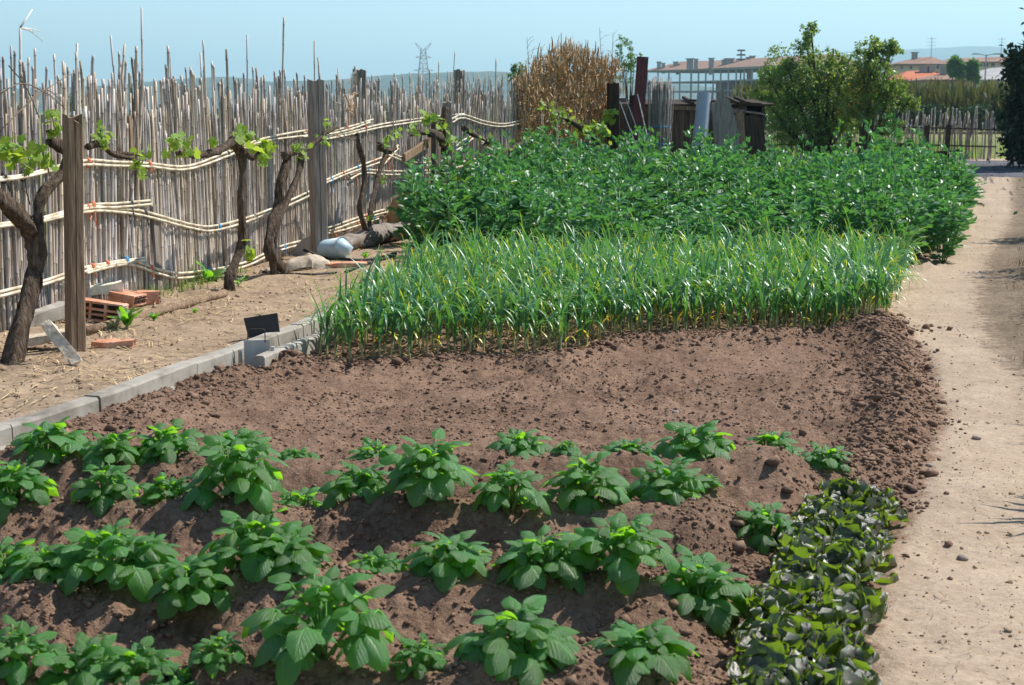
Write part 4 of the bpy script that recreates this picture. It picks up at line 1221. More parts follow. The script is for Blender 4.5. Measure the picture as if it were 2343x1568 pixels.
# ------------------------------------------------------------------ garlic
def strap(seed):
    """arching strap leaf from the origin out along +X, height +Z; colour runs to a yellow tip on some"""
    r = random.Random(seed)
    L = r.uniform(0.30, 0.47); a0 = R(r.uniform(68, 84)); a1 = R(r.choice((40, 10, -25, -55, -80, -65, 60)) + r.uniform(-10, 10))
    n = 8; x = z = y = 0.0; vs = []; cs = []
    w0 = r.uniform(0.009, 0.0125); ye = r.choice((0.0, 0.0, 0.14, 0.24, 0.08)); sw = r.uniform(-.25, .25)
    for i in range(n + 1):
        t = i / n
        a = a0 + (a1 - a0) * t ** 1.7
        if i: x += math.cos(a) * L / n; z += math.sin(a) * L / n; y += sw * t * L / n
        w = w0 * (1 - t ** 2.2) + 0.0012
        nx, nz = -math.sin(a), math.cos(a)
        for u, dp in ((-1, 0.35), (0, 0), (1, 0.35)):
            vs.append((x + nx * dp * w, y + u * w, z + nz * dp * w))
        c = (1, 1, 1)
        if t > 1 - ye: c = (6.5, 2.3, 0.9)
        elif t > 1 - ye - 0.12 and ye: c = (2.8, 1.5, 0.9)
        cs += [c] * 3
    fs = []
    for i in range(n):
        for j in range(2):
            a = i * 3 + j; fs.append((a, a + 1, a + 4, a + 3))
    return MB().add(vs, fs, cs)
STRAP = [strap(s) for s in range(16)]
DEAD = []
for s in range(4):                                         # withered yellow lower leaves
    m = strap(100 + s); m.c = [(9.0, 2.6, 0.9)] * len(m.v); m.v = [(x * 0.8, y * 0.7, z * 0.45) for x, y, z in m.v]; DEAD.append(m)
STRAP_ME = [m.mesh('leaf', MAT['garlic_leaf'], True, None, True) for m in STRAP]
DEAD_ME = [m.mesh('leaf', MAT['garlic_leaf'], True, None, True) for m in DEAD]
def gstem(s):
    r = random.Random(s)
    n = 6; h = r.uniform(0.22, 0.30)
    return MB().tube([(r.uniform(-.004, .004), r.uniform(-.004, .004), -0.02 + h * i / (n - 1)) for i in range(n)], lerp_list([0.0075, 0.0065, 0.006, 0.0055, 0.004], n), 6, True,
                     [(1.25, 1.15, 1.15), (1.25, 1.15, 1.1), (1.1, 1.1, 1.0), (0.7, 0.95, 0.7), (0.4, 0.75, 0.5), (0.25, 0.6, 0.4)])
GST = [gstem(s) for s in range(5)]
GST_ME = [m.mesh('stem', MAT['garlic_stem'], True, None, True) for m in GST]
def garlic_items(p, rnd, k=1.0):
    """list of (mesh index kind, matrix) of one plant, in world space"""
    out = []
    az0 = rnd.random() * 6.28; lean = Matrix.Rotation(rnd.gauss(0, 0.05), 4, 'X') @ Matrix.Rotation(rnd.gauss(0.02, 0.05), 4, 'Y')
    B = Matrix.Translation(p) @ lean @ Matrix.Scale(k * rnd.uniform(0.9, 1.1), 4)
    si = rnd.randrange(5)
    out.append(('stem', si, B))
    nl = rnd.choice((6, 6, 7, 7, 8))
    for q in range(nl):
        z = 0.07 + 0.16 * q / nl + rnd.uniform(-.01, .01)
        M = B @ Matrix.Translation((0, 0, z)) @ Matrix.Rotation(az0 + math.pi * (q % 2) + rnd.uniform(-.8, .8), 4, 'Z')
        s = rnd.uniform(0.72, 1.0)
        M = M @ Matrix.Scale(s, 4)
        if q == 0 and rnd.random() < 0.5: out.append(('dead', rnd.randrange(4), M))
        else: out.append(('leaf', rnd.randrange(16), M))
    return out
rnd = random.Random(17)
spots = []
v = 0.0
GXL = lambda y: np.interp(y, [8.8, 13.4], [-1.22, -0.80])
GXR = lambda y: float(XPL(np.array(y))) - 0.13
while v < 4.35:
    u = -1.25
    while u < 3.9:
        y = float(GAR_Y0(u)) + 0.02 + v * (1 - 0.11 * max(0, u)) + rnd.uniform(-.05, .05)
        if float(GXL(y)) < u < GXR(y) and y < 13.3: spots.append((y + rnd.uniform(-.02, .02), u + rnd.uniform(-.02, .02)))
        u += rnd.uniform(0.055, 0.10)
    v += 0.215
spots.sort()
items_far = []
for i, (y, x) in enumerate(spots):
    p = Vector((x, y, gzs(x, y)))
    it = garlic_items(p, rnd, 1.02)
    if i < 300:
        ex = GXR(y) - x; ey = y - float(GAR_Y0(x)); el = x - float(GXL(y))
        lab = ('garlic plant at the path end of the dense bed' if ex < 0.35 else 'garlic plant at the ditch end of the dense bed' if el < 0.3 else
               'garlic plant with bare pale stem in the row edging the bare soil' if ey < 0.14 else 'garlic plant in the second row back from the bare soil' if ey < 0.36 else
               'garlic plant with arching strap leaves inside the dense bed')
        root = thing('garlic_plant', lab, 'garlic plant', p, 0, 'garlic plants behind the bare soil')
        iv = Matrix.Translation(-p)
        for kd, k, M in it:
            put('stem' if kd == 'stem' else 'leaf', {'stem': GST_ME, 'dead': DEAD_ME, 'leaf': STRAP_ME}[kd][k], root, M=iv @ M)
    else:
        items_far += it
def bulk(name, items, table, mat):
    vs = []; fs = []; cs = []; n = 0
    pre = [(np.array([tuple(q) for q in m.v]), [tuple(f) for f in m.f], np.array(m.c, float)) for m in table]
    quad = []
    for k, M in items:
        A = np.array(M); v, f, c = pre[k]
        vs.append(v @ A[:3, :3].T + A[:3, 3]); cs.append(c)
        fs += [tuple(i + n for i in q) for q in f]; n += len(v)
    me = bpy.data.meshes.new(name); me.from_pydata(np.concatenate(vs), [], fs)
    at = me.attributes.new('Col', 'FLOAT_COLOR', 'POINT'); c = np.ones((n, 4), np.float32); c[:, :3] = np.concatenate(cs)
    at.data.foreach_set('color', c.ravel())
    me.polygons.foreach_set('use_smooth', [True] * len(me.polygons)); me.materials.append(mat); me.update()
    return put(name, me)
tag(bulk('garlic_leaves', [(k if kd == 'leaf' else 16 + k, M) for kd, k, M in items_far if kd != 'stem'], STRAP + DEAD, MAT['garlic_leaf']), 'mass of garlic leaves filling the back of the garlic bed before the beans', 'garlic', kind='stuff')
tag(bulk('garlic_stems', [(k, M) for kd, k, M in items_far if kd == 'stem'], GST, MAT['garlic_stem']), 'pale garlic stems crowded in the back of the garlic bed', 'garlic', kind='stuff')
# withered leaves lying between the garlic stems
n = 900
y = NP.uniform(8.8, 11.0, n); x = NP.uniform(-1.3, 3.2, n); ok = (y > GAR_Y0(x) - 0.06) & (x < XPL(y) - 0.1); x = x[ok]; y = y[ok]; n = len(x)
tag(ribbons('withered_leaves', np.stack([x, y, gz(x, y)], -1), 'straw', NP.uniform(0.05, 0.16, n), NP.uniform(0.005, 0.012, n), shades(n, (0.7, 0.5, 0.3), (1.1, 0.9, 0.55))), 'withered straw coloured leaves on the soil under the garlic', 'straw', kind='stuff')

# ------------------------------------------------------------------ broad beans
def bean_variant(seed, H=1.0):
    r = random.Random(seed)
    st = MB(); lf = MB()
    for s in range(r.choice((3, 4, 4, 5))):
        a = r.random() * 6.28; lean = r.uniform(0.03, 0.20); h = H * r.uniform(0.62, 1.08)
        bx, by = math.cos(a), math.sin(a)
        top = Vector((bx * lean * h, by * lean * h, h)); b0 = Vector((bx * 0.03, by * 0.03, -0.03))
        P = interp([b0, b0.lerp(top, 0.5) + Vector((bx * 0.03, by * 0.03, 0)), top], 6)
        st.tube(P, lerp_list([0.008, 0.004], 6), 4)
        nn = 15
        for k in range(nn):
            t = 0.08 + 0.92 * (k / (nn - 1)) ** 0.85
            p = b0.lerp(top, t); az = k * 2.4 + r.uniform(-.4, .4)
            o = Vector((math.cos(az), math.sin(az), 0)); rise = 0.35 + 0.8 * max(0, t - 0.75) * 4
            rl = r.uniform(0.08, 0.14) * (1.0 if t < 0.85 else 0.55)
            ax = (o + Vector((0, 0, rise))).normalized()
            npair = 2 if t > 0.12 else 1
            tone = r.uniform(0.75, 1.15); y = r.random()
            col = (tone * (1.35 if y > .93 else 1), tone, tone * (0.7 if y > .93 else 1))
            sd = Vector((-o.y, o.x, 0))
            for q in range(npair):
                pp = p + ax * rl * (0.5 + 0.5 * q)
                for sg in (-1, 1):
                    d = (ax * r.uniform(0.5, 1.0) + sd * sg * r.uniform(0.3, 0.9) + Vector((0, 0, r.uniform(-.3, .9)))).normalized()
                    nr = Vector((r.uniform(-1, 1), r.uniform(-1, 1), r.uniform(0.1, 1)))
                    M = frame(d, nr); L = r.uniform(0.08, 0.125) * (1.0 if t < 0.88 else 0.75); w = L * r.uniform(0.23, 0.30)
                    vs = [(0, 0, 0), (w, L * .45, 0.12 * L), (0, L * .5, -0.02 * L), (-w, L * .45, 0.12 * L), (0, L, -.12 * L), (w * .75, L * .78, .04 * L), (-w * .75, L * .78, .04 * L)]
                    lf.add([pp + M @ Vector(q_) for q_ in vs], [(0, 1, 2), (0, 2, 3), (2, 1, 5, 4), (2, 4, 6, 3)], col)
    BEAN_MB.append(lf)
    return st.mesh('stem', MAT['stem_green'], True), lf.mesh('foliage', MAT['bean_leaf'], False, None, True)
BEAN_MB = []
BEANS = [bean_variant(s) for s in range(9)]
rnd = random.Random(99)
BXL = lambda y: float(np.interp(y, [13.4, 15.4, 17, 19, 21, 24.5], [-0.35, -1.0, -1.1, -0.75, -0.1, 1.2]))
BXR = lambda y: float(XPL(np.array(y))) - 0.06
y = 13.65
bspots = []; far_beans = []
while y < 24.6:
    x = BXL(y)
    while x < BXR(y):
        xx = x + rnd.uniform(-.07, .07); yy = y + rnd.uniform(-.12, .12) + (0.5 if x < 0.2 and y < 14.6 else 0)
        hh = (1 + 0.85 * float(fbm(xx, yy, 1.5, 2, 71))) * float(np.interp(yy, [13.6, 15, 17.5, 20, 22, 24.6], [0.60, 0.66, 0.78, 0.88, 0.92, 0.82])) * rnd.uniform(0.72, 1.25) * (0.90 if x < -0.2 else 1.0)
        edge = BXR(yy) - xx
        if edge < 0.5: hh *= 0.86
        if xx > 3.4 and yy > 17: hh *= float(np.interp(yy, [17, 22, 24], [1.0, 0.82, 0.7]))
        lab = 'broad bean plant at the edge of the bed beside the path' if edge < 0.55 else ('broad bean plant behind the garlic with grey green leaves' if yy < 15.4 else ('tall broad bean plant before the wooden shed' if yy > 22 else 'broad bean plant in the thick of the bean bed'))
        bspots.append((xx, yy, hh, lab, edge))
        x += 0.34
    y += 0.50
bspots.sort(key=lambda b: b[1] - (5 if b[4] < 0.6 else 0))
for i, (xx, yy, hh, lab, edge) in enumerate(bspots):
    w = rnd.uniform(1.0, 1.2); rz = rnd.random() * 6.28; bi = rnd.randrange(9)
    if i < 288:
        root = thing('bean_plant', lab, 'bean plant', (xx, yy, 0), rz, 'broad bean plants behind the garlic')
        root.scale = (w, w, hh)
        put('stem', BEANS[bi][0], root); put('foliage', BEANS[bi][1], root)
    else:
        far_beans.append((bi, Matrix.Translation((xx, yy, 0)) @ Matrix.Rotation(rz, 4, 'Z') @ Matrix.Diagonal((w, w, hh, 1))))
if far_beans:
    tag(bulk('bean_foliage', far_beans, BEAN_MB, MAT['bean_leaf']), 'leafy mass of broad beans filling the back of the bean bed', 'beans', kind='stuff')
nb = len(bspots)
for dx, dy, Y in ((1082, 322, 19.2), (1235, 310, 22.0), (1300, 352, 20.5), (1700, 300, 20.8), (1925, 300, 20.5), (1835, 330, 20), (1760, 320, 21.5), (1960, 345, 19.5), (1905, 320, 21.2)):
    p = Q(dx, dy, Y)
    root = thing('bean_plant', 'extra tall broad bean plant standing out above its neighbours', 'bean plant', (p.x, p.y, 0), rnd.random() * 6.28, 'broad bean plants behind the garlic')
    root.scale = (0.8, 0.8, p.z / 1.06)
    st, lf = BEANS[rnd.randrange(9)]
    put('stem', st, root); put('foliage', lf, root)
print('beans', nb, 'garlic', len(spots))
# a mallow with broad round leaves among the beans
def round_leaf(seed):
    r = random.Random(seed); n = 16; vs = [(0, 0.12, -0.05)]
    for k in range(n):
        a = 2 * math.pi * k / n - math.pi / 2; rad = 0.48 * (1 + 0.07 * math.cos(5 * a)) * (0.45 if k == 0 else 1)
        vs.append((math.cos(a) * rad, 0.42 + math.sin(a) * rad, 0.06 * math.sin(3 * a + seed) + r.uniform(-.02, .02)))
    return MB().add(vs, [(0, k + 1, (k + 1) % n + 1) for k in range(n)]).mesh('leaf', MAT['mallow_leaf'], True)
RL = [round_leaf(s) for s in range(4)]
for (dx, dy, Y, wpx, num, lab) in ((1500, 372, 19.0, 120, 26, 'mallow with broad round bright leaves before the cane bundle'), (1470, 420, 18.0, 90, 14, 'low mallow with broad round leaves among the bean plants'), (1590, 400, 18.8, 110, 16, 'mallow with round leaves below the leaning grey pipe')):
    c = Q(dx, dy, Y)
    root = thing('mallow_plant', lab, 'plant', (c.x, c.y, 0))
    m = MB()
    for k in range(num):
        q = Vector((rnd.gauss(0, W(wpx, Y) * .25), rnd.gauss(0, 0.1), c.z + rnd.gauss(0, 0.10)))
        d = Vector((rnd.uniform(-1, 1), rnd.uniform(-1, .5), rnd.uniform(-.5, .3)))
        put('leaf', RL[k % 4], root, M=Matrix.Translation(q) @ frame(d, (rnd.uniform(-.5, .5), rnd.uniform(-.9, 0), 1)).to_4x4() @ Matrix.Scale(rnd.uniform(0.08, 0.15), 4))
        m.tube(interp([(0, 0, 0), (q.x * .4, q.y * .4, q.z * .6), q], 4), [0.006, 0.005, 0.004, 0.003], 4)
    put('stem', m.mesh('stem', MAT['stem_green'], True), root)
# ------------------------------------------------------------------ odds and ends lying in the yard
def solid(name, label, cat, mb, mat, pos, smooth=False, group=None):
    return tag(mb.build(name, MAT[mat], pos=pos, smooth=smooth), label, cat, group)
YZ = WALL_TOP - 0.03
def yg(dx, dy): 
    g = G(dx, dy, YZ); g.z = gzs(g.x, g.y); return g
def rough_bar(a, b, w, h, n=6, jit=0.006, up=(0, 0, 1), seed=0):
    """a worn bar with uneven faces"""
    r = random.Random(seed); a = Vector(a); b = Vector(b); t = (b - a).normalized()
    u = Vector(up); u = (u - t * u.dot(t)).normalized(); x = t.cross(u); vs = []; fs = []
    for i in range(n + 1):
        p = a.lerp(b, i / n)
        for sx, sy in ((-.5, -.42), (-.42, -.5), (.42, -.5), (.5, -.42), (.5, .42), (.42, .5), (-.42, .5), (-.5, .42)):
            vs.append(p + x * (sx * w + r.uniform(-jit, jit)) + u * (sy * h + r.uniform(-jit, jit)) + t * (r.uniform(-jit, jit) * (2 if i in (0, n) else 0)))
    for i in range(n):
        for k in range(8): fs.append((i * 8 + k, i * 8 + (k + 1) % 8, (i + 1) * 8 + (k + 1) % 8, (i + 1) * 8 + k))
    fs += [tuple(range(8))[::-1], tuple(n * 8 + k for k in range(8))]
    return MB().add(vs, fs)
# long pole lying between the post and the slender vine
a = yg(196, 765); b = yg(515, 684)
solid('lying_pole', 'long grey brown wooden pole lying along the foot of the fence', 'pole',
      MB().tube([p + Vector((0, 0, 0.025)) for p in interp([a, a.lerp(b, .5) + Vector((0.01, 0, 0)), b], 8)], lerp_list([0.036, 0.030], 8), 8, rough=0.05), 'wood_brown', a, True)
# concrete bar behind the post, leaning on rubble
a = yg(58, 752) + Vector((0, 0, 0.03)); b = Q(150, 706, a.y + 0.35)
solid('concrete_bar', 'mossy grey concrete bar tilted behind the brown post', 'concrete', rough_bar(a, b, 0.11, 0.10, seed=1), 'concrete', a)
c = yg(222, 706)
o = solid('foam_block', 'pale yellowish foam block lying on broken bricks beside the brown post', 'block', rough_bar(c + Vector((-0.17, 0.05, 0.10)), c + Vector((0.16, 0.12, 0.15)), 0.10, 0.075, seed=2), 'foam', c)
def hollow_brick(name, label, c, size, M, seed):
    """terracotta block with rows of cells on its end, filled dark for their shade"""
    r = random.Random(seed); c = Vector(c)
    root = thing(name, label, 'brick', c)
    w, d, h = size; m = MB(); t = 0.012
    for k in range(4): m.box(c + M @ Vector((0, 0, -h / 2 + t / 2 + k * (h - t) / 3)), (w, d, t), M, jit=0.007)
    for k in range(4): m.box(c + M @ Vector((0, -d / 2 + t / 2 + k * (d - t) / 3, 0)), (w * 0.985, t, h - 0.004), M, jit=0.005)
    m.build('shell', MAT['terracotta'], root)
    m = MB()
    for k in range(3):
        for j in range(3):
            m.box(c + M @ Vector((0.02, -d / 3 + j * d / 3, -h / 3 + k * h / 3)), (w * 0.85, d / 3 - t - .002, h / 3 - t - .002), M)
    m.build('cells', MAT['wood_dark'], root)  # dark boxes in the hollows, shade put into colour
c = yg(232, 742) + Vector((0, 0, 0.075))
hollow_brick('hollow_brick', 'broken hollow terracotta brick with open cells beside the brown post', c, (0.11, 0.34, 0.13), Matrix.Rotation(R(82), 3, 'Z') @ Matrix.Rotation(R(6), 3, 'X'), 3)
c = yg(292, 704) + Vector((0, 0, 0.055))
hollow_brick('hollow_brick', 'terracotta brick lying behind the leafy weed at the fence', c, (0.22, 0.16, 0.10), Matrix.Rotation(R(-20), 3, 'Z') @ Matrix.Rotation(R(8), 3, 'Y'), 4)
c = yg(340, 698) + Vector((0, 0, 0.05))
hollow_brick('hollow_brick', 'small terracotta brick end at the foot of the canes', c, (0.16, 0.12, 0.09), Matrix.Rotation(R(15), 3, 'Z'), 5)
c = yg(259, 791) + Vector((0, 0, 0.015))
solid('brick_shard', 'flat orange brick shard lying alone on the dirt', 'brick', rough_bar(c + Vector((-0.115, 0, 0)), c + Vector((0.125, 0.03, 0)), 0.10, 0.05, seed=7, jit=0.008), 'terracotta', c)
a = yg(45, 800) + Vector((0, 0, 0.04)); b = a + Vector((0.30, 0.12, 0.06))
solid('white_plank', 'whitish weathered plank end lying beside the gnarled vine', 'plank', rough_bar(a - Vector((0.06, 0, 0)), b, 0.14, 0.05, seed=8), 'wood_pale', a)
b = yg(176, 838) + Vector((0.0, 0, 0.02)); a = Q(104, 738, b.y + 0.12)
solid('leaning_plank', 'short grey wooden plank leaning down beside the brown post', 'plank', rough_bar(b, a, 0.065, 0.03, seed=9, up=(0, -1, 0.5)), 'wood_pale', b)
# behind the thick post
c = yg(763, 592)
def bucket():
    root = thing('bucket', 'pale blue plastic bucket lying behind the thick grey post', 'bucket', c)
    r = 0.105; m = MB(); ax = Vector((0.75, -0.45, 0.1)).normalized(); o = c + Vector((-0.02, 0.12, r))
    pts = [o - ax * 0.16, o - ax * 0.155, o + ax * 0.12, o + ax * 0.125, o + ax * 0.12, o - ax * 0.14]
    m.tube(pts, [r * .85, r * .86, r, r * 1.02, r * .94, r * .8], 20); m.build('body', MAT['blue_plastic'], root, True)
    m = MB(); m.tube([o + ax * 0.112, o + ax * 0.128], r * 1.04, 20, False); m.build('rim', MAT['blue_plastic'], root, True)
bucket()
def crumple(name, label, cat, c, w, d, h, mat, seed, folds=7.0):
    n = 26; m = MB(); vs = []; fs = []
    X, Y = np.meshgrid(np.linspace(-1, 1, n), np.linspace(-1, 1, n), indexing='ij')
    edge = np.clip(1 - np.maximum(np.abs(X), np.abs(Y)) ** 4, 0, 1)
    dome = np.clip(1 - (X ** 2 + Y ** 2) * 0.8, 0, 1) ** 0.7
    Z = dome * (0.75 + 0.5 * fbm(X, Y, 0.6, 2, seed)) + 0.35 * (0.5 - np.abs(fbm(X, Y, 0.5, 2, seed + 4))) * edge
    jx = fbm(X, Y, 0.5, 2, seed + 8) * 0.4; jy = fbm(X, Y, 0.5, 2, seed + 9) * 0.4
    P = np.stack([c.x + (X + jx) * w / 2, c.y + (Y + jy) * d / 2, c.z - 0.015 + np.maximum(Z, 0) * h], -1)
    idx = np.arange(n * n).reshape(n, n)
    Fq = np.stack([idx[:-1, :-1], idx[1:, :-1], idx[1:, 1:], idx[:-1, 1:]], -1).reshape(-1, 4)
    me = np_mesh(name, P.reshape(-1, 3) - np.array(c), Fq, MAT[mat], True)
    return tag(put(name, me, None, c), label, cat)
crumple('rag_heap', 'crumpled beige cloth heaped at the foot of the thick grey post', 'cloth', yg(705, 612), 0.46, 0.34, 0.15, 'rag', 3)
crumple('rag_heap', 'small beige rag beside the split base of the twin trunked vine', 'cloth', yg(622, 628), 0.22, 0.2, 0.09, 'rag', 13)
p = F(690, 590, 0.14)
solid('grey_sheet', 'grey rigid sheet propped against the canes behind the thick post', 'sheet', MB().prism([Q(668, 585, p.y), Q(668, 572, p.y), Q(690, 548, p.y), Q(712, 538, p.y), Q(716, 588, p.y)], (0.02, 0.04, 0)), 'grey_sheet', p)
pp = [G(694, 583, .12), G(745, 592, .08), G(792, 602, .08), G(850, 596, .08), G(905, 584, .08)]
for q in pp: q.z = gzs(q.x, q.y) + 0.025
pp[0].z += 0.08
solid('lying_cane', 'long pale bent cane lying on the ground before the thick post', 'cane', MB().tube(interp(pp, 14), 0.016, 6), 'rail_cane', pp[2], True)
pp = [G(790, 622, .08), G(845, 606, .08), G(905, 588, .08)]
for q in pp: q.z = gzs(q.x, q.y) + 0.016
solid('lying_cane', 'shorter pale cane lying beside the terracotta tile', 'cane', MB().tube(interp(pp, 8), 0.015, 6), 'rail_cane', pp[1], True)
pp = [G(600, 628, .08), G(700, 628, .08), G(770, 622, .08)]
for q in pp: q.z = gzs(q.x, q.y) + 0.012
solid('lying_cane', 'thin pale cane lying under the crumpled beige cloth', 'cane', MB().tube(interp(pp, 8), 0.010, 6), 'rail_cane', pp[1], True)
c = yg(787, 613) + Vector((0, 0, 0.02))
solid('roof_tile', 'flat terracotta tile lying under the pale bent cane', 'tile', rough_bar(c - Vector((0.20, 0, 0)), c + Vector((0.20, 0.06, 0)), 0.16, 0.035, seed=12), 'terracotta', c)
a = yg(775, 580) + Vector((0, 0.1, 0.07)); b = yg(945, 540) + Vector((0, 0.1, 0.09))
m = MB(); gnarl(m, [a, a.lerp(b, 0.5) + Vector((0, 0, 0.02)), b], [0.085, 0.10, 0.09], random.Random(4), 10)
solid('log', 'weathered cracked log lying along the fence right of the bucket', 'log', m, 'wood_grey', a, True)
# burlap sack slumped against the fence beside the beans
def sack():
    c = F(922, 500, 0.30); c.z = 0.0
    top = Q(940, 436, c.y).z
    n, k = 14, 18; vs = []; fs = []; r = random.Random(6)
    for i in range(n + 1):
        t = i / n
        rad = 0.22 * (1 - 0.25 * t) * (1 if t < 0.8 else 1 - (t - 0.8) * 3.2)
        for j in range(k):
            a = 2 * math.pi * j / k
            q = rad * (1 + 0.16 * math.sin(3 * a + 4 * t) + 0.10 * math.sin(7 * a - 9 * t)) + r.uniform(-.006, .006)
            vs.append(c + Vector((math.cos(a) * q * 1.1 + 0.12 * t - 0.03, math.sin(a) * q * 0.8, t * top * (1 + 0.04 * math.sin(2 * a)))))
    for i in range(n):
        for j in range(k): fs.append((i * k + j, i * k + (j + 1) % k, (i + 1) * k + (j + 1) % k, (i + 1) * k + j))
    fs.append(tuple(n * k + j for j in range(k)))
    solid('burlap_sack', 'brown burlap sack slumped against the canes beside the bean plants', 'sack', MB().add(vs, fs), 'burlap', c, True)
sack()
p = F(940, 340, 0.10)
solid('tilted_board', 'brown board wedged crookedly into the canes by the rusty stake', 'board', rough_bar(F(925, 362, 0.1), F(992, 318, 0.1), 0.11, 0.03, up=(1, -.3, 0), seed=14), 'wood_brown', p)
p = F(785, 300, 0.06)
# wisp of dry leaves caught on the canes
c = F(800, 245, 0.08); n = 90
bb = np.array(c)[None] + NP.normal(0, 1, (n, 3)) * np.array([0.05, 0.05, 0.16])
o = ribbons('dry_leaf_wisp', bb, 'dry_reed', NP.uniform(0.08, 0.22, n), NP.uniform(0.01, 0.02, n), shades(n, (0.8, 0.65, 0.5), (1.3, 1.05, 0.8)), flat=False, up=NP.uniform(-0.6, 0.9, n), bend=1.0)
tag(o, 'wisp of orange dry reed leaves caught in the canes right of the thick post', 'leaves', kind='stuff')

# stones on the path
def stone(dx, dy, s, label):
    g = G(dx, dy); g.z = gzs(g.x, g.y)
    r = random.Random(int(dx)); bm = bmesh.new(); bmesh.ops.create_icosphere(bm, subdivisions=2, radius=1)
    sx, sy, sz = s * r.uniform(.9, 1.3), s * r.uniform(.7, 1), s * r.uniform(.5, .7)
    for v in bm.verts:
        k = 1 + 0.22 * float(fbm(v.co.x * 1.3 + dx, v.co.y * 1.3 + v.co.z, 0.8, 2, 3))
        v.co = Vector((v.co.x * sx * k, v.co.y * sy * k, v.co.z * sz * k + sz * 0.45))
    me = bpy.data.meshes.new('stone'); bm.to_mesh(me); bm.free(); me.materials.append(MAT['stone'])
    me.polygons.foreach_set('use_smooth', [True] * len(me.polygons))
    tag(put('stone', me, None, g), label, 'stone')
stone(2202, 1272, 0.022, 'lone dark pebble on the path beside the lettuce strip')
stone(2234, 998, 0.02, 'small flat pebble on the path beside the bare soil berm')
stone(2125, 1070, 0.016, 'tiny pebble at the path edge near the end of the lettuces')
stone(1552, 1412, 0.022, 'round brown stone on the soil between the two rear potato rows and lettuces')
stone(1268, 1512, 0.016, 'smooth pinkish pebble beside a bushy potato plant')
stone(1545, 935, 0.02, 'pale stone lying on the bare soil near its berm')
stone(1275, 1398, 0.018, 'rounded pebble on the soil below a potato ridge')

# ------------------------------------------------------------------ weeds
def weed(dx, dy, hpx, n, label, wide=0.22, mat='potato_leaf', spread=0.7, where=None):
    g = where or yg(dx, dy); h = W(hpx, g.y)
    root = thing('weed', label, 'weed', g)
    r = random.Random(int(dx * 7 + dy))
    me = [ovate_leaf(200 + k, 'leaf', mat, wide=wide, droop=0.5, nw=2) for k in range(3)]
    for k in range(n):
        az = k * 2.4 + r.uniform(-.3, .3); el = r.uniform(0.5, 1.35)
        d = Vector((math.cos(az) * math.cos(el) * spread, math.sin(az) * math.cos(el) * spread, math.sin(el)))
        put('leaf', me[k % 3], root, M=Matrix.Translation((0, 0, 0.005 + h * 0.35 * k / n)) @ frame(d, (-d.x * .5, -d.y * .5, 1)).to_4x4() @ Matrix.Scale(h * r.uniform(0.55, 0.85), 4))
    put('stem', MB().tube([(0, 0, -0.02), (0, 0, h * 0.5)], [0.007, 0.004], 5).mesh('stem', MAT['stem_green'], True), root)
weed(290, 752, 66, 9, 'leafy green weed growing before the lying pole', 0.2)
weed(215, 694, 44, 6, 'weed with long pale green leaves behind the brown post', 0.14, spread=1.3)
weed(352, 738, 24, 8, 'small tufted weed against the lying pole', 0.3)
weed(445, 720, 16, 6, 'tiny green weed beyond the pole towards the slender vine', 0.3)
weed(560, 642, 20, 6, 'small weed behind the slender vine trunk', 0.3)
weed(478, 640, 60, 5, 'tall weed with big leaves against the canes', 0.3, where=Vector((F(478, 640, 0.15).x, F(478, 640, 0.15).y, 0.05)))
weed(545, 655, 36, 4, 'weed with a long green leaf left of the slender vine', 0.14, spread=1.5)
weed(835, 592, 20, 7, 'small bright weed at the foot of the thin vine pair', 0.32)
def tuft(name, label, pts, n, L, mat, ca, cb, w=0.006):
    p = pts[NP.integers(0, len(pts), n)] + NP.normal(0, 1, (n, 3)) * np.array([0.06, 0.06, 0])
    p[:, 2] = gz(p[:, 0], p[:, 1]) - 0.005
    return tag(ribbons(name, p, mat, NP.uniform(0.4, 1, n) * L, np.full(n, w), shades(n, ca, cb), flat=False, up=NP.uniform(0.8, 1.5, n), bend=0.6), label, 'grass', kind='stuff')
pts = np.array([tuple(F(x, 0, 0.1 + random.random() * .15) if False else (FX(yy) + 0.08 + random.random() * 0.2, yy, 0)) for x, yy in [(0, y) for y in np.linspace(10.8, 13.0, 24)]])
tuft('weed_grass', 'green grass and small weeds along the foot of the canes', pts, 420, 0.13, 'grass_blade', (0.7, 0.9, 0.7), (1.3, 1.2, 1))
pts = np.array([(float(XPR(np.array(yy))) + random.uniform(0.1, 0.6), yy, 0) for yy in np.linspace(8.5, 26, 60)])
tuft('dry_grass', 'dry trampled grass along the shaded right edge of the path', pts, 1600, 0.12, 'straw', (0.25, 0.2, 0.15), (0.7, 0.6, 0.45), 0.004)
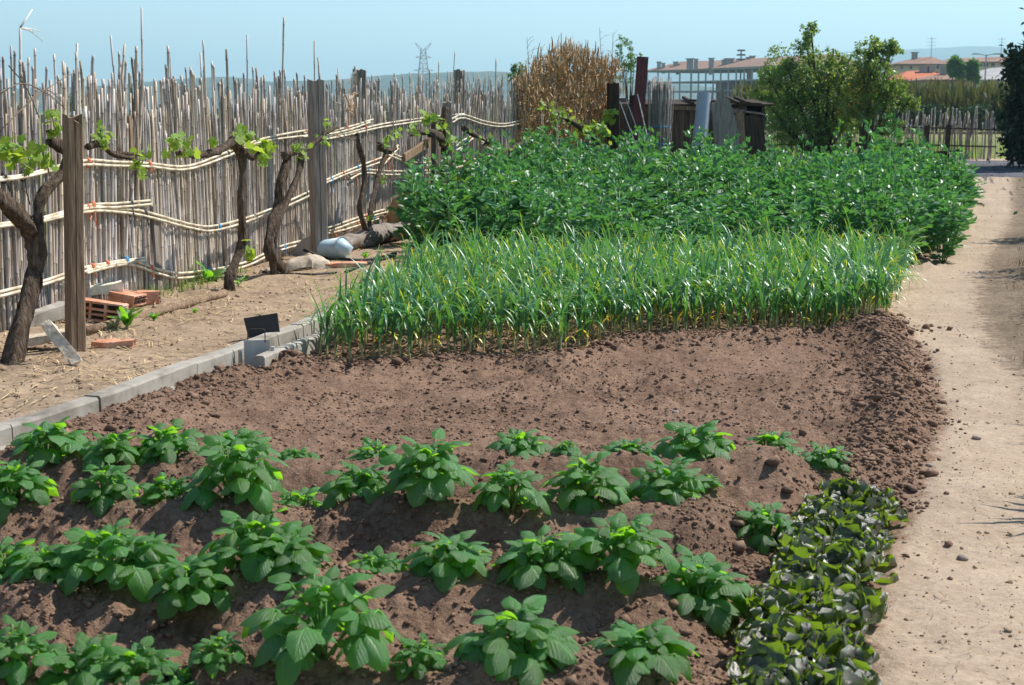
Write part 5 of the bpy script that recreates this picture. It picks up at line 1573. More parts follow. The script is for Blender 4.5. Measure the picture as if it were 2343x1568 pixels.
# ------------------------------------------------------------------ shed of old boards
SY = 25.6
def sq(dx, dy, y=SY): return Q(dx, dy, y)
def plank_poly(m, quad, th=0.03):
    m.prism(quad, (0, th, 0))
def shed():
    b = sq(1580, 400); b.z = 0
    root = thing('shed', 'dark low shed patched together from old boards and door panels', 'shed', b)
    zt = sq(1580, 240).z
    x0 = sq(1405, 300).x; x1 = sq(1745, 300).x
    rnd = random.Random(2)
    # board walls
    x = x0; zb = -0.05
    while x < x1 - 0.35:
        w = rnd.uniform(0.14, 0.24)
        top = zt + rnd.uniform(-0.04, 0.0)
        if not (sq(1528, 300).x < x + w / 2 < sq(1590, 300).x):
            m = MB(); m.box((x + w / 2, SY + rnd.uniform(0, 0.03), (top + zb) / 2), (w - 0.012, 0.025, top - zb), jit=0.006); m.build('plank', MAT['wood_shed'], root)
        x += w
    for y1, nm in ((SY + 2.2, 'back_wall'),):
        m = MB(); m.box(((x0 + x1) / 2, y1, zt / 2), (x1 - x0, 0.05, zt)); m.build(nm, MAT['wood_dark'], root)
    for xx in (x0, x1):
        m = MB(); m.box((xx, SY + 1.1, zt / 2), (0.05, 2.15, zt)); m.build('side_wall', MAT['wood_dark'], root)
    # panelled door
    dl, dr = sq(1530, 300).x, sq(1588, 300).x; dw = dr - dl
    m = MB(); m.box(((dl + dr) / 2, SY + 0.03, zt / 2 - 0.03), (dw, 0.04, zt - 0.05))
    door = m.build('door', MAT['wood_shed'], root)
    for fr, to in ((0.52, 0.94), (0.30, 0.48), (0.04, 0.26)):
        zc = zt * (fr + to) / 2; hh = zt * (to - fr)
        if fr > 0.5:
            for k in range(5):
                m = MB(); m.box((dl + dw * (0.12 + 0.19 * k), SY + 0.0, zc), (dw * 0.175, 0.016, hh), jit=0.003); m.build('board', MAT['wood_shed'], door)
        else:
            m = MB(); m.box(((dl + dr) / 2, SY + 0.004, zc), (dw * 0.8, 0.014, hh * 0.8)); m.build('panel', MAT['wood_dark'], door)
            m = MB(); m.bar((dl + dw * .06, SY, zc + hh * .5), (dr - dw * .06, SY, zc + hh * .5), 0.03, 0.04); m.build('moulding', MAT['wood_shed'], door)
    # roof
    m = MB(); m.box(((x0 + x1) / 2 + 0.1, SY + 1.15, zt + 0.05), (x1 - x0 + 0.2, 2.3, 0.03), Matrix.Rotation(R(2.5), 3, 'X')); m.build('roof', MAT['wood_dark'], root)
    for a_, b_, mt in (((1534, 246), (1642, 250), 'wood_brown'), ((1640, 252), (1705, 256), 'wood_grey'), ((1400, 229), (1436, 229), 'wood_grey')):
        m = MB(); m.bar(sq(*a_, SY - 0.06), sq(*b_, SY - 0.06), 0.05, 0.07); m.build('beam', MAT[mt], root)
    for dx in (1585, 1625, 1690, 1712):
        m = MB(); p = sq(dx, 236, SY - 0.1); m.bar(p, p + Vector((0.05, 1.9, 0.12)), 0.05, 0.05); m.build('rafter', MAT['wood_dark'], root)
    m = MB(); m.bar(sq(1575, 229, SY - 0.2), sq(1742, 238, SY - 0.2), 0.04, 0.035); m.build('beam', MAT['wood_dark'], root)
    # corrugated edge of the roof
    m = MB(); n = 15; vs = []; fs = []
    p0 = sq(1690, 254, SY - 0.15); p1 = sq(1748, 262, SY - 0.15)
    for k in range(n * 4 + 1):
        p = p0.lerp(p1, k / (n * 4)); dz = 0.018 * math.sin(k * math.pi / 2)
        vs += [p + Vector((0, 0, dz)), p + Vector((0, 1.0, dz + 0.07))]
    for k in range(n * 4): fs.append((2 * k, 2 * k + 2, 2 * k + 3, 2 * k + 1))
    m.add(vs, fs); m.build('corrugated_sheet', MAT['grey_sheet'], root)
    return root
shed()
def leaning(name, label, cat, pts, mat, y, th):
    """flat board traced by its corners, leaning against the shed"""
    P = [Q(dx, dy, y) for dx, dy in pts]
    zmin = min(p.z for p in P)
    for p in P: p.y += (p.z) * 0.05 - 0.02
    m = MB(); m.prism(P, (0, th, 0))
    return tag(m.build(name, MAT[mat], pos=(P[-1].x, P[-1].y, 0)), label, cat)
zb = 452
leaning('leaning_board', 'wide dark grey board with jagged top leaning right of the pipe', 'board', [(1628, 240), (1645, 225), (1652, 195), (1662, 222), (1670, 228), (1690, 300), (1700, zb), (1640, zb)], 'wood_grey', SY - 0.42, 0.03)
leaning('leaning_board', 'torn brown board leaning beside the dark shed opening', 'board', [(1672, 272), (1690, 258), (1697, 250), (1703, 262), (1706, 330), (1712, zb), (1682, zb)], 'wood_brown', SY - 0.30, 0.025)
leaning('leaning_board', 'warped narrow board between the pipe and the wide jagged board', 'board', [(1618, 262), (1630, 262), (1640, 360), (1652, zb), (1628, zb)], 'wood_shed', SY - 0.32, 0.025)
leaning('leaning_board', 'dark sheet standing for the shade in the opening at the shed end', 'board', [(1705, 265), (1728, 262), (1752, 272), (1748, 290), (1752, 330), (1760, zb), (1706, zb)], 'wood_dark', SY - 0.25, 0.04)  # dark sheet over the shed opening; the shade inside put into colour
# burgundy beam
a = Q(1447, 440, SY - 0.5); b = Q(1470, 130, SY - 0.5); a.z = -0.05
o = MB().bar(a, b, W(24, SY), W(20, SY), up=(0, -1, 0)).build('painted_beam', MAT['burgundy'], pos=a)
tag(o, 'tall burgundy painted beam standing slightly tilted before the shed', 'beam')
rnd = random.Random(31)
p = Q(1406, 400, SY - 0.3)
weathered_post('shed_post', 'dark stout timber post at the end of the golden reed fence', (p.x, p.y, -0.05), Q(1402, 190, p.y), W(27, p.y), W(24, p.y), 'wood_dark', rnd, rot=0.15)
p = Q(1452, 400, SY + 0.15)
weathered_post('shed_post', 'dark post hidden behind the burgundy beam', (p.x, p.y, -0.05), Q(1449, 216, p.y), W(18, p.y), W(16, p.y), 'wood_dark', rnd, rot=0.1)
# grey plastic pipe
def pipe():
    a = Q(1588, 460, SY - 0.75); a.z = 0.0; b = Q(1611, 213, SY - 0.35)
    root = thing('drain_pipe', 'blue grey plastic pipe leaning against the shed door', 'pipe', a)
    r = W(17, SY)
    m = MB(); m.tube([a, a.lerp(b, .5), b], [r * 1.06, r * 1.0, r * 0.92], 24, False); m.tube([b, a], [r * 0.84, r * 0.9], 24, False)
    t = (b - a).normalized(); m.tube([b, b + t * 0.002], [r * .92, r * .84], 24, False)
    m.build('tube', MAT['grey_pipe'], root, True)
pipe()
# bundle of canes and loose leaning canes
def bundle():
    rnd = random.Random(12)
    c = Q(1508, 400, SY - 0.38)
    root = thing('cane_bundle', 'upright bundle of grey canes tied with blue twine beside the burgundy beam', 'cane bundle', (c.x, c.y, 0))
    hw = W(25, SY)
    for k in range(46):
        x = rnd.uniform(-hw, hw); y = rnd.uniform(-.06, .06)
        L = Q(1508, rnd.uniform(172, 205), SY).z
        i = min(range(len(CANES)), key=lambda j: abs(CANES[j][0] - L))
        M = Matrix.Translation((x * 0.85, y, -0.02)) @ Matrix.Rotation(rnd.gauss(0, .02), 4, 'X') @ Matrix.Rotation(x * 0.12 + rnd.gauss(0, .015), 4, 'Y') @ Matrix.Diagonal((.95, .95, L / CANES[i][0], 1))
        put('cane', CANE_MESH[i], root, M=M)
    for z in (0.95, 1.25):
        m = MB(); m.tube([(math.cos(a) * hw * 1.02, math.sin(a) * 0.085, z + 0.01 * math.sin(3 * a)) for a in np.linspace(0, 6.28, 20)], 0.008, 4); put('tie', m.mesh('tie', MAT['blue_twine']), root)
    m = MB(); m.tube([(0.05, -0.09, 0.95), (0.03, -0.1, 0.85), (0.0, -0.1, 0.7)], 0.007, 4); put('tie', m.mesh('tie', MAT['blue_twine']), root)
bundle()
for (a, b, lab) in (((1432, 228), (1496, 400), 'pale loose cane slanting across the burgundy beam'), ((1418, 232), (1478, 400), 'long loose cane leaning from the stout dark post'), ((1458, 215), (1500, 400), 'thin loose cane leaning on the cane bundle')):
    p = Q(*b, SY - 0.75); q = Q(*a, SY - 0.62); p2 = p + (p - q) * 0.28; p2.z = 0.0
    o = MB().tube(interp([p2, p, q], 8), lerp_list([0.016, 0.008], 8), 6).build('loose_cane', MAT['cane'], pos=p2, smooth=True, colour=True)
    tag(o, lab, 'cane')

# ------------------------------------------------------------------ far cane fence, rails and stumps below the trees
def far_fence():
    rnd = random.Random(14)
    base = Vector((Q(2170, 345, 47).x, 47, 0))
    root = thing('far_cane_fence', 'distant thin cane fence beyond the beans before the dark conifer', 'fence', base)
    items = []
    x = Q(1745, 340, 47).x; xe = Q(2275, 340, 47).x
    while x < xe:
        L = rnd.uniform(1.25, 1.95); i = min(range(len(CANES)), key=lambda j: abs(CANES[j][0] - L))
        if rnd.random() > 0.22:
            items.append((CANES[i][1], Matrix.Translation((x, 47 + rnd.uniform(-.15, .15), -0.2)) @ Matrix.Rotation(rnd.gauss(0, .05), 4, 'X') @ Matrix.Rotation(rnd.gauss(0, .06), 4, 'Y') @ Matrix.Diagonal((2.0, 2.0, L / CANES[i][0], 1))))
        x += rnd.uniform(0.02, 0.05)
    tag(joined('canes', items, MAT['cane'], root), kind='stuff')
    for zz in (0.45, 1.0):
        m = MB(); m.tube(interp([(Q(1745, 340, 46.9).x, 46.85, zz), (base.x - 3, 46.85, zz + 0.05), (xe, 46.85, zz - 0.05)], 8), 0.025, 5); m.build('rail', MAT['wood_dark'], root)
    for dx in (1940, 1993, 2012, 2120, 2168):
        p = Q(dx, 330, 46.6); m = MB(); m.box((p.x, 46.6, 0.45), (0.13, 0.12, 1.3), jit=0.03); m.build('post', MAT['wood_dark'], root)
far_fence()
a = Q(1960, 330, 40); b = Q(2085, 332, 41)
solid('low_beam', 'dark horizontal beam lying across stumps under the shrubby tree', 'beam', rough_bar(a, b, 0.12, 0.12, seed=3), 'wood_dark', a)
a = Q(2120, 352, 44); b = Q(2200, 344, 44)
solid('long_board', 'dark board lying at the foot of the distant cane fence', 'board', rough_bar(a, b, 0.16, 0.10, seed=4), 'wood_dark', a)
# ------------------------------------------------------------------ trees
def leaf_cloud(pos, size, col, rnd_seed=0, aspect=0.5):
    """one small folded leaf (2 triangles) at each point"""
    n = len(pos); g = np.random.default_rng(rnd_seed)
    d = g.normal(size=(n, 3)); d[:, 2] -= 0.25; d /= np.linalg.norm(d, axis=1)[:, None]
    nn = g.normal(size=(n, 3)); nn[:, 2] += 0.8
    s = np.cross(d, nn); s /= np.linalg.norm(s, axis=1)[:, None]; up = np.cross(s, d)
    L = size[:, None]
    v = np.stack([pos, pos + d * L * .5 + s * L * aspect * .5 + up * L * .08, pos + d * L, pos + d * L * .5 - s * L * aspect * .5 + up * L * .08], 1)
    f = np.array([[0, 1, 2, 3]])[None] + (np.arange(n) * 4)[:, None, None]
    return v.reshape(-1, 3), f.reshape(-1, 4), np.repeat(col, 4, axis=0)
def tree(name, label, base, lobes, n_leaf, size, mat, bark, tones, trunk_r, seed, cat='tree', group=None, twiggy=True, stems=1, shade=None):
    """lobes: (centre, radii, weight); limbs run from the base to every lobe, leaves sit in twig clumps"""
    r = random.Random(seed); g = np.random.default_rng(seed); base = Vector(base)
    root = thing(name, label, cat, base, 0, group)
    m = MB(); hub = base + Vector((0, 0, 0.0))
    tot = sum(l[2] for l in lobes); pos = []
    zc = min(Vector(l[0]).z for l in lobes)
    for c, rad, w in lobes:
        c = Vector(c)
        foot = base + Vector((r.uniform(-.2, .2) * (stems > 1), 0, -0.1))
        mid = foot.lerp(c, 0.5) + Vector((r.uniform(-.15, .15) * rad[0], r.uniform(-.1, .1), 0.1 * rad[2]))
        if twiggy: m.tube(interp([foot, mid, c], 10), lerp_list([trunk_r, trunk_r * .55, trunk_r * .18], 10), 7, rough=0.06, rnd=r)
        ncl = max(6, int(n_leaf * w / tot / 26))
        for k in range(ncl):
            u = g.normal(size=3); u /= np.linalg.norm(u); q = u * np.array(rad) * g.random() ** 0.55
            e = c + Vector(q)
            if twiggy and k % 4 == 0:
                st = c.lerp(e, 0.15) + Vector((0, 0, -0.2 * rad[2])); m.tube([st, st.lerp(e, .55) + Vector((0, 0, .05)), e], [trunk_r * .14, trunk_r * .09, trunk_r * .03], 4)
            cl = g.normal(size=(int(n_leaf * w / tot / ncl), 3)) * np.array(rad) * 0.085
            pos.append(cl + np.array(e))
    pos = np.concatenate(pos)
    pos = pos[pos[:, 2] > 0.05]
    n = len(pos)
    if len(m.v): m.build('trunk', MAT[bark], root, True)
    t = g.random(n)[:, None]; col = np.array(tones[0]) * (1 - t) + np.array(tones[1]) * t
    if len(tones) > 2:
        pick = vnoise(pos[:, 0] * 1.3, pos[:, 2] * 1.3, seed) + 0.9 * (g.random(n) - .5) > 0.52
        col[pick] = np.array(tones[2])
    v, f, c = leaf_cloud(pos - np.array(base), g.uniform(.6, 1.2, n) * size, col, seed)
    put('crown', np_mesh('crown', v, f, MAT[mat], False, c), root)
    return root
def lob(dx, dy, wpx, hpx, Y, depth, w):
    c = Q(dx, dy, Y); return (c, (W(wpx, Y) / 2, depth, W(hpx, Y) / 2), w)
TY = 40.0
b = Q(1880, 330, TY); b.z = 0
tree('shrubby_tree', 'tall pomegranate like tree with small glossy leaves behind the bean bed', b,
     [lob(1810, 215, 170, 150, TY, 0.9, 3.0), lob(1800, 150, 110, 100, TY, .6, 1.2), lob(1845, 100, 60, 100, TY, .4, .7), lob(1870, 190, 140, 170, TY, 1, 2.6), lob(1900, 270, 130, 90, TY, .8, 1.4), lob(1780, 280, 110, 70, TY, .6, 1.0), lob(1760, 180, 70, 80, TY, .5, .7), lob(1900, 150, 70, 90, TY, .5, .8), lob(1855, 65, 24, 44, TY, .2, .18), lob(1745, 225, 70, 60, TY, .5, .6), lob(1815, 325, 170, 50, TY, .6, .9), lob(1880, 320, 90, 50, TY, .6, .5), lob(1835, 290, 150, 60, TY, .7, 1.0), lob(1930, 215, 80, 120, TY, .6, 1.0), lob(1935, 150, 60, 80, TY, .5, .5), lob(1930, 290, 90, 60, TY, .6, .7)],
     23000, 0.092, 'tree_leaf', 'bark_dark', [(0.75, 0.95, 0.9), (1.3, 1.4, 1.2), (2.3, 1.2, 0.7)], 0.10, 5)
b = Q(1965, 335, TY - 1); b.z = 0
tree('shrubby_tree', 'smaller shrubby tree with leaning dark trunk right of the tall one', b,
     [lob(1985, 185, 110, 130, TY - 1, .8, 2.2), lob(1995, 125, 80, 80, TY - 1, .5, .9), lob(2040, 110, 60, 44, TY - 1, .4, .4), lob(2035, 210, 90, 90, TY - 1, .6, 1.0), lob(1960, 250, 100, 90, TY - 1, .7, 1.1), lob(2030, 285, 70, 60, TY - 1, .5, .6), lob(2075, 235, 60, 40, TY - 1, .3, .35), lob(2010, 105, 30, 40, TY - 1, .2, .2)],
     13000, 0.092, 'tree_leaf', 'bark_dark', [(0.75, 0.95, 0.9), (1.35, 1.4, 1.15), (2.4, 1.2, 0.7)], 0.10, 6)
CY = 39.0
cx = Q(2342, 200, CY).x + 0.75
tree('dark_conifer', 'dense dark evergreen standing at the right end of the track', (cx + 1.6, CY + 1, 0),
     [((cx + 1.7, CY + 1, 1.2), (2.7, 2.2, 1.6), 3), ((cx + 1.6, CY + 1, 2.8), (2.3, 2, 1.5), 3), ((cx + 1.5, CY + 1, 4.2), (1.7, 1.7, 1.3), 2), ((cx + 1.6, CY + 1, 5.6), (1.2, 1.2, 1.3), 1.4), ((cx + 1.6, CY + 1, 7.0), (.7, .7, 1.2), .7), ((cx - 0.5, CY + .3, 2.2), (.7, .7, 1.5), 1.0), ((cx - 0.2, CY + .3, 1.0), (1.1, .9, 1.0), 1.0)],
     46000, 0.20, 'dark_leaf', 'bark_dark', [(0.6, 0.7, 0.7), (1.5, 1.5, 1.2)], 0.22, 8)
# green trees peeping over the reeds and behind the canes
def far_tree(dx, dy_top, dy_bot, wpx, Y, label, seed, n=2600, tones=((0.8, 0.95, 0.8), (1.5, 1.6, 1.1)), size=None, sparse=False):
    c = Q(dx, (dy_top + dy_bot) / 2, Y); h = W(dy_bot - dy_top, Y)
    base = (c.x, Y, -0.1)
    r = random.Random(seed)
    lobes = [((c.x + r.uniform(-.3, .3) * W(wpx, Y), Y + r.uniform(-.5, .5), c.z + r.uniform(-.3, .3) * h), (W(wpx, Y) * r.uniform(.2, .33), W(wpx, Y) * .25, h * r.uniform(.22, .36)), 1) for k in range(7)]
    tree('far_tree', label, base, lobes, n, size or W(6, Y), 'far_leaf', 'bark_dark', list(tones), W(wpx, Y) * 0.03, seed, group=None)
far_tree(1445, 92, 200, 90, 70, 'thin airy green tree rising behind the burgundy beam', 11, 1500, ((1.0, 1.2, 0.9), (1.8, 1.9, 1.2)))
far_tree(1180, 145, 190, 50, 90, 'small hazy green treetop above the canes left of the golden reeds', 12, 900, ((1, 1.2, 1), (1.7, 1.9, 1.3)))
far_tree(158, 210, 330, 70, 45, 'leafy green tree hidden behind the canes beside the brown post', 13, 2200)
far_tree(40, 220, 330, 60, 48, 'green shrub behind the canes at the gnarled vine', 14, 1500)
for k, (dx, t, w, lab) in enumerate(((265, 248, 90, 'dark round bush in the field behind the fence near the brown post'), (390, 252, 120, 'dark bush in the field behind the fence right of the vine arm'), (500, 245, 110, 'dark leafy bush in the field behind the slender vine'), (610, 246, 120, 'dark bush in the field behind the twin trunked vine'), (900, 236, 150, 'broad dark bush in the field behind the thin vine pair'))):
    far_tree(dx, t, 300, w, 75 + 6 * k, lab, 20 + k, 2200, ((0.4, 0.55, 0.5), (0.8, 1.0, 0.7)))
# ------------------------------------------------------------------ reed bed across the field
def reed_bed():
    n = 9000; Y = NP.uniform(112, 124, n); x = NP.uniform(Q(1700, 200, 118).x, Q(2420, 200, 118).x, n)
    b = np.stack([x, Y, NP.uniform(-0.1, 2.6, n)], -1)
    o = ribbons('reed_bed', b, 'grass_blade', NP.uniform(1.4, 2.4, n), NP.uniform(0.10, 0.22, n), shades(n, (0.35, 0.23, 0.32), (0.80, 0.48, 0.62)), flat=False, up=NP.uniform(1.1, 1.5, n), bend=0.25)
    tag(o, 'wide bed of brownish green reeds across the field before the houses', 'reeds', kind='stuff')
    n = 1500; Y = NP.uniform(49, 60, n); x = NP.uniform(Q(1740, 300, 50).x, Q(2290, 300, 50).x, n)
    b = np.stack([x, Y, np.full(n, -0.15)], -1)
    o = ribbons('tall_grass', b, 'grass_blade', NP.uniform(0.5, 1.0, n), NP.uniform(0.02, 0.05, n), shades(n, (1.2, 1.1, 0.8), (2.2, 1.7, 1.0)), flat=False, up=NP.uniform(1.0, 1.5, n), bend=0.5)
    tag(o, 'tall yellowish grass behind the distant cane fence', 'grass', kind='stuff')
reed_bed()
for k, (dx, t, w, lab) in enumerate(((2010, 232, 90, 'dark low bush beyond the distant cane fence behind the tree'), (2120, 236, 110, 'dark low bush before the reed bed, left of another bush'), (2220, 234, 100, 'dark low bush before the reed bed beside the dark conifer'))):
    far_tree(dx, t, 262, w, 95, lab, 40 + k, 1500, ((0.25, 0.35, 0.4), (0.6, 0.75, 0.7)))
# ------------------------------------------------------------------ unfinished apartment block
def apartment():
    C = Vector((58, 480, 0)); Rr = Vector((86, 424, 0)); Ll = Vector((45, 494, 0))
    root = thing('apartment_block', 'unfinished apartment block with open concrete floors and brown tiled roof', 'building', C)
    back = Vector((18, 10, 0))
    foot = [Ll, C, Rr, Rr + back, C + back * 1.2 + Vector((0, 8, 0)), Ll + back]
    zs = [2.2, 5.3, 8.35, 11.4, 14.9]
    for z in zs:
        m = MB(); m.prism([p + Vector((0, 0, z - 0.35)) for p in foot], (0, 0, 0.35)); m.build('floor_slab', MAT['raw_concrete'], root)
    for a, b, n in ((Ll, C, 4), (C, Rr, 15)):
        nin = Vector((b - a)).normalized(); inn = Vector((-nin.y, nin.x, 0))
        if inn.y < 0: inn = -inn
        for k in range(n + 1):
            p = a.lerp(b, k / n) + inn * 0.5
            for i in range(len(zs) - 1):
                m = MB(); m.box((p.x, p.y, (zs[i] + zs[i + 1] - .35) / 2), (0.45, 0.45, zs[i + 1] - zs[i] - 0.35)); m.build('column', MAT['raw_concrete'], root)
        for i in range(len(zs) - 1):
            for k in range(n):
                if (k * 7 + i * 5) % 3 == 0 and not (i == 3 and k < 6 and n == 15) and not n == 4:
                    p = a.lerp(b, (k + .5) / n) + inn * 4.0
                    m = MB(); m.box((p.x, p.y, (zs[i] + zs[i + 1] - .35) / 2), (2.6, 0.2, zs[i + 1] - zs[i] - 0.36), Matrix.Rotation(math.atan2(nin.y, nin.x), 3, 'Z')); m.build('infill_wall', MAT['infill'], root)
    m = MB(); m.prism([(C + back * .55).xyz + Vector((0, 4, 2)), (Rr + back * .55).xyz + Vector((0, 0, 2)), (Rr + back * .55).xyz + Vector((0, 0, 11.0)), (C + back * .55).xyz + Vector((0, 4, 11.0))], (0.2, 0.3, 0)); m.build('core_wall', MAT['plaster_red'], root)
    # hipped roof
    e = 0.9; zt = 15.2; zr = 18.3
    inn = Vector((0.88, 0.47, 0))
    E = [Ll + Vector((-e, 0, zt)), C + Vector((-.3, -e, zt)), Rr + Vector((.6, -e, zt)), Rr + back + Vector((e, 0, zt)), C + back * 1.2 + Vector((0, 8, zt)), Ll + back + Vector((0, e, zt))]
    r0 = Ll.lerp(Ll + back, .5) + Vector((3, -3, zr)); r1 = C + back * .5 + Vector((0, 3, zr)); r2 = Rr + back * .5 + Vector((-1, 2, zr))
    m = MB(); m.add(E + [r0, r1, r2], [(0, 1, 7, 6), (1, 2, 8, 7), (2, 3, 8), (3, 4, 7, 8), (4, 5, 6, 7), (5, 0, 6)])
    roof = m.build('roof', MAT['roof_tile'], root)
    m = MB(); m.prism([p - Vector((0, 0, .28)) for p in E], (0, 0, .24)); m.build('eaves', MAT['raw_concrete'], roof)
    for dx, dy, s in ((1507, 147, 1.1), (1517, 150, 1.0), (1545, 147, 1.2), (1550, 152, 1.0), (1578, 140, 1.7), (1592, 141, 1.0), (1627, 139, 1.3), (1655, 143, 1.0), (1668, 140, 2.2), (1712, 137, 1.2), (1721, 134, 1.3), (1625, 152, .9)):
        y = 470 if dx > 1573 else 492
        p = Q(dx, dy, y); m = MB(); m.box(p - Vector((0, 0, 1.0)), (s * 1.1, s * 1.1, 3.2)); m.box(p + Vector((0, 0, .75)), (s * 1.5, s * 1.5, .3)); m.build('chimney', MAT['raw_concrete'], roof)
apartment()
# ------------------------------------------------------------------ houses at the right
def house(name, label, Y, wall, roof, ridge, wz, windows=(), chim=(), roofmat='roof_tile', wallmat='plaster', depth=10):
    """wall: view x0,x1,y_eave; ridge: (x0,y0,x1,y1)"""
    x0, x1, ye = wall
    a = Q(x0, ye, Y); b = Q(x1, ye, Y); zt = a.z
    root = thing(name, label, 'house', ((a.x + b.x) / 2, Y, 0))
    m = MB(); m.box(((a.x + b.x) / 2, Y + depth / 2, zt / 2 - 0.2), (b.x - a.x, depth, zt + 0.4)); m.build('wall', MAT[wallmat], root)
    r0 = Q(ridge[0], ridge[1], Y + depth / 2); r1 = Q(ridge[2], ridge[3], Y + depth / 2); o = 0.5
    E = [Vector((a.x - o, Y - o, zt)), Vector((b.x + o, Y - o, zt)), Vector((b.x + o, Y + depth + o, zt)), Vector((a.x - o, Y + depth + o, zt))]
    m = MB(); m.add(E + [e - Vector((0, 0, .3)) for e in E] + [r0, r1], [(0, 1, 9, 8), (1, 2, 9), (2, 3, 8, 9), (3, 0, 8), (4, 5, 1, 0), (5, 6, 2, 1), (6, 7, 3, 2), (7, 4, 0, 3), (7, 6, 5, 4)])
    rf = m.build('roof', MAT[roofmat], root)
    for dx, dy, w, h in windows:
        p = Q(dx, dy, Y); m = MB(); m.box((p.x, Y - 0.02, p.z), (W(w, Y) + .25, .10, W(h, Y) + .25)); f = m.build('window', MAT['raw_concrete'], root)
        m = MB(); m.box((p.x, Y - 0.06, p.z), (W(w, Y), .06, W(h, Y))); m.build('pane', MAT['glass_dark'], f)
    for dx, dy in chim:
        p = Q(dx, dy, Y + depth * .4); m = MB(); m.box(p, (1.0, 1.0, 2.2)); m.box(p + Vector((0, 0, 1.15)), (1.3, 1.3, .2)); m.build('chimney', MAT['raw_concrete'], rf)
    return root
def zz(x, y): return ((3100 + x / 2.6127) / 1.6533, (50 + y / 2.6127) / 1.6533)
def house_z(name, label, Y, wall, ridge, windows=(), chim=(), **kw):
    w0 = zz(wall[0], wall[2]); w1 = zz(wall[1], wall[2]); r0 = zz(ridge[0], ridge[1]); r1 = zz(ridge[2], ridge[3])
    house(name, label, Y, (w0[0], w1[0], w0[1]), None, (r0[0], r0[1], r1[0], r1[1]), 0, [zz(a, b) + (c / 4.32, d / 4.32) for a, b, c, d in windows], [zz(a, b) for a, b in chim], **kw)
house_z('long_house', 'long beige house with brown tiled roof and small windows behind the red roofed one', 300, (765, 1260, 500), (985, 435, 1110, 430), [(810, 535, 18, 26), (900, 535, 22, 26), (1000, 540, 24, 30), (1080, 530, 18, 24), (1165, 530, 26, 30), (1225, 525, 36, 40)], [(935, 445)])
house_z('row_house', 'long row of houses with brown tiled roof beside the dark conifer', 330, (1240, 1990, 478), (1300, 445, 1930, 425), [(1480, 510, 24, 36), (1580, 505, 40, 40), (1640, 505, 40, 40), (1710, 505, 30, 36), (1800, 500, 30, 40)])
house_z('red_house', 'low house with bright red roof and skylight before the beige house', 230, (800, 1240, 655), (860, 572, 1130, 558), roofmat='roof_red', wallmat='plaster_red', chim=[(1020, 595), (1100, 592), (1225, 590)], depth=12)
house_z('gable_house', 'low house with tan hipped roof right of the red roofed house', 210, (1065, 1450, 655), (1225, 588, 1280, 585), chim=[(1232, 610)], depth=9)
house_z('grey_house', 'house with pale grey roof beside the dark conifer', 240, (1500, 1870, 655), (1660, 545, 1840, 530), roofmat='roof_grey', depth=14)
house_z('hidden_house', 'terracotta house half hidden behind the shrubby trees', 310, (110, 470, 570), (230, 520, 400, 510), roofmat='roof_tile', wallmat='plaster_red', depth=12)
for dx, dy, w, lab, s in ((1340, 525, 120, 'round green garden tree before the long row of houses', 31), (1510, 535, 90, 'small green garden tree with pale branches beside the street lamp', 32)):
    x, y = zz(dx, dy); far_tree(x, y - 22, y + 26, w / 4.32 * 1.15, 205, lab, s, 2200, ((1.0, 1.35, 1.1), (1.6, 2.0, 1.5)), size=0.7)
def lamp(dx, dy0, label, Y=190, double=True):
    x, y = zz(dx, dy0); p = Q(x, y, Y)
    root = thing('street_lamp', label, 'street lamp', (p.x, Y, 0))
    m = MB(); m.tube([(p.x, Y, -.2), (p.x, Y, p.z)], [0.14, 0.08], 8); m.build('pole', MAT['steel'], root)
    for s in (-1, 1):
        m = MB(); m.tube([(p.x, Y, p.z - .1), (p.x + s * 1.0, Y, p.z + .1)], 0.06, 6); m.build('arm', MAT['steel'], root)
        m = MB(); m.box((p.x + s * 1.4, Y, p.z + .1), (1.0, 0.35, 0.16), taper=0.7); m.build('lamp_head', MAT['plaster'], root)
lamp(1645, 410, 'grey street lamp with two arms before the row of houses')
def mast(dx, ybot, ytop, Y, label):
    x, y = zz(dx, ytop); p = Q(x, y, Y); x2, y2 = zz(dx, ybot); q = Q(x2, y2, Y)
    root = thing('antenna_mast', label, 'antenna', (p.x, Y, q.z))
    m = MB(); m.tube([(p.x, Y, q.z - 2.5), (p.x, Y, p.z)], 0.07, 5); m.build('pole', MAT['steel'], root)
    for k in range(3):
        z = q.z + (p.z - q.z) * (0.55 + .18 * k); m = MB(); m.bar((p.x - .9, Y, z), (p.x + .9, Y, z), .06, .06); m.build('dipole', MAT['steel'], root)
mast(1107, 420, 235, 304, 'thin television antenna mast on the long beige house')
mast(1800, 425, 240, 334, 'thin television antenna mast on the long row of houses')
def lamp2():
    p = Q(1695, 124, 470); root = thing('rooftop_beacon', 'dark lamp mast standing above the unfinished apartment block', 'lamp mast', (p.x, 470, 0))
    m = MB(); m.tube([(p.x, 470, 10), (p.x, 470, p.z + 1)], .25, 6); m.build('pole', MAT['steel'], root)
    for k in (0, 1, 2): m = MB(); m.box((p.x, 470, p.z - 1.6 + 1.4 * k), (3.2 - k * .3, 1.2, .5), taper=.8); m.build('lamp_head', MAT['iron'], root)
lamp2()
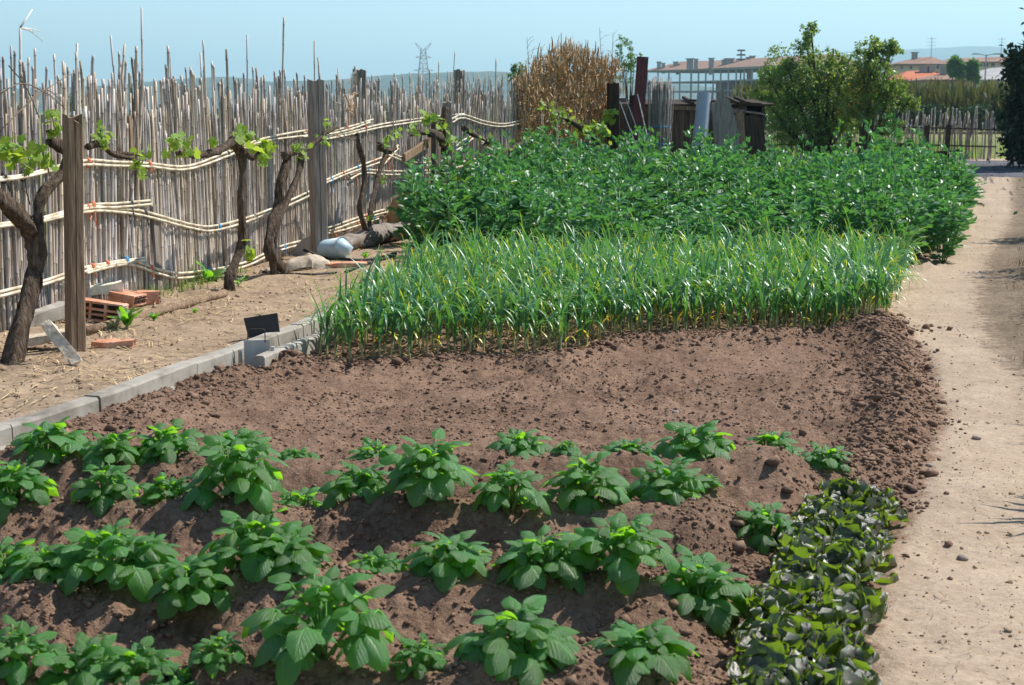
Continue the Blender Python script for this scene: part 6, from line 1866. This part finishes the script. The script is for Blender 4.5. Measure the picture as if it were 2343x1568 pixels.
# ------------------------------------------------------------------ pylon
def pylon():
    Y = 760; top = Q(968, 98, Y); b = Q(968, 240, Y); x = top.x; H = top.z
    root = thing('transmission_tower', 'distant lattice transmission tower above the fence and hills', 'pylon', (x, Y, 0))
    m = MB(); t = 0.22
    def wd(z): return 4.2 * (1 - z / H) ** 1.1 + 0.9
    lev = [H * k / 14 for k in range(14)]
    for i in range(13):
        z0, z1 = lev[i], lev[i + 1]; w0, w1 = wd(z0), wd(z1)
        for sx, sy in ((-1, -1), (1, -1), (1, 1), (-1, 1)): m.bar((x + sx * w0, Y + sy * w0, z0), (x + sx * w1, Y + sy * w1, z1), t, t)
        for sx in (-1, 1): m.bar((x + sx * w0, Y - w0, z0), (x + sx * w0, Y + w0, z0), t * .7, t * .7)
        for sy in (-1, 1):
            m.bar((x - w0, Y + sy * w0, z0), (x + w0, Y + sy * w0, z0), t * .7, t * .7)
            m.bar((x - w0, Y + sy * w0, z0), (x + w1, Y + sy * w1, z1), t * .6, t * .6); m.bar((x + w0, Y + sy * w0, z0), (x - w1, Y + sy * w1, z1), t * .6, t * .6)
    m.build('tower', MAT['steel'], root)
    for z, w in ((H * .80, 4.0), (H * .62, 5.0)):
        for s in (-1, 1):
            a = MB(); a.bar((x, Y, z + 1), (x + s * w, Y, z), t, t); a.bar((x, Y, z - .6), (x + s * w, Y, z), t, t); a.build('cross_arm', MAT['steel'], root)
    for s in (-1, 1):
        a = MB(); a.bar((x + s * .8, Y, H * .92), (x + s * 4.2, Y, H), t, t); a.bar((x + s * .8, Y, H * .86), (x + s * 4.2, Y, H), t, t); a.build('horn', MAT['steel'], root)
pylon()
# ------------------------------------------------------------------ plants right of the path whose shadows fall on it
def spiky(c, n, L, label, seed):
    r = random.Random(seed); root = thing('yucca', label, 'plant', c)
    m0 = MB(); vs = []; cs = []
    for i in range(9):
        t = i / 8; w = 0.022 * (1 - t ** 1.6) + .001
        for u in (-1, 0, 1): vs.append((u * w, t, -0.25 * t * t + (0.01 if u else 0)))
    m0.add(vs, [(i * 3 + j, i * 3 + j + 1, i * 3 + j + 4, i * 3 + j + 3) for i in range(8) for j in range(2)])
    me = m0.mesh('leaf', MAT['garlic_leaf'], True, None, True)
    for k in range(n):
        az = k * 2.4; el = r.uniform(-.05, 1.3)
        d = Vector((math.cos(az) * math.cos(el), math.sin(az) * math.cos(el), math.sin(el)))
        put('leaf', me, root, M=Matrix.Translation((0, 0, .25 + .2 * r.random())) @ frame(d, (0, 0, 1)).to_4x4() @ Matrix.Diagonal((1, L * r.uniform(.7, 1.1), L, 1)))
    put('trunk', MB().tube([(0, 0, -.05), (0, 0, .45)], [.06, .05], 8).mesh('trunk', MAT['bark']), root)
spiky(Vector((2.50, 5.45, 0)), 44, 0.42, 'spiky yucca growing off the path opposite the lettuces', 1)
spiky(Vector((3.12, 6.85, 0)), 40, 0.45, 'spiky yucca beside the path opposite the bare soil', 2)
for k, (x, y, h, lab) in enumerate(((4.75, 10.7, 0.9, 'round bush beside the path opposite the garlic'), (5.5, 13.7, 1.3, 'round bush beside the path opposite the near beans'), (6.75, 17.3, 1.5, 'leafy bush beside the path opposite the far beans'))):
    tree('bush', lab, (x, y, 0), [((x, y, h * .55), (.6, .6, h * .5), 2), ((x + .3, y + .3, h * .7), (.5, .5, h * .4), 1)], 3500, 0.06, 'far_leaf', 'bark_dark', [(0.8, 0.9, 0.8), (1.4, 1.4, 1)], .04, 60 + k, cat='bush')
# ------------------------------------------------------------------ the air
def haze():
    m = MB(); m.box((0, 4800, 200), (26000, 16000, 440))
    t = NT('haze_air')
    pv = t.n('ShaderNodeVolumePrincipled')
    pv.inputs['Color'].default_value = (0.58, 0.90, 1.0, 1)
    pv.inputs['Density'].default_value = 0.00023
    pv.inputs['Anisotropy'].default_value = 0.2
    t.l(pv.outputs[0], t.out.inputs['Volume'])
    o = m.build('haze', t.m)
    tag(o, 'pale blue haze of the air before the far hills', 'haze', kind='stuff')
haze()
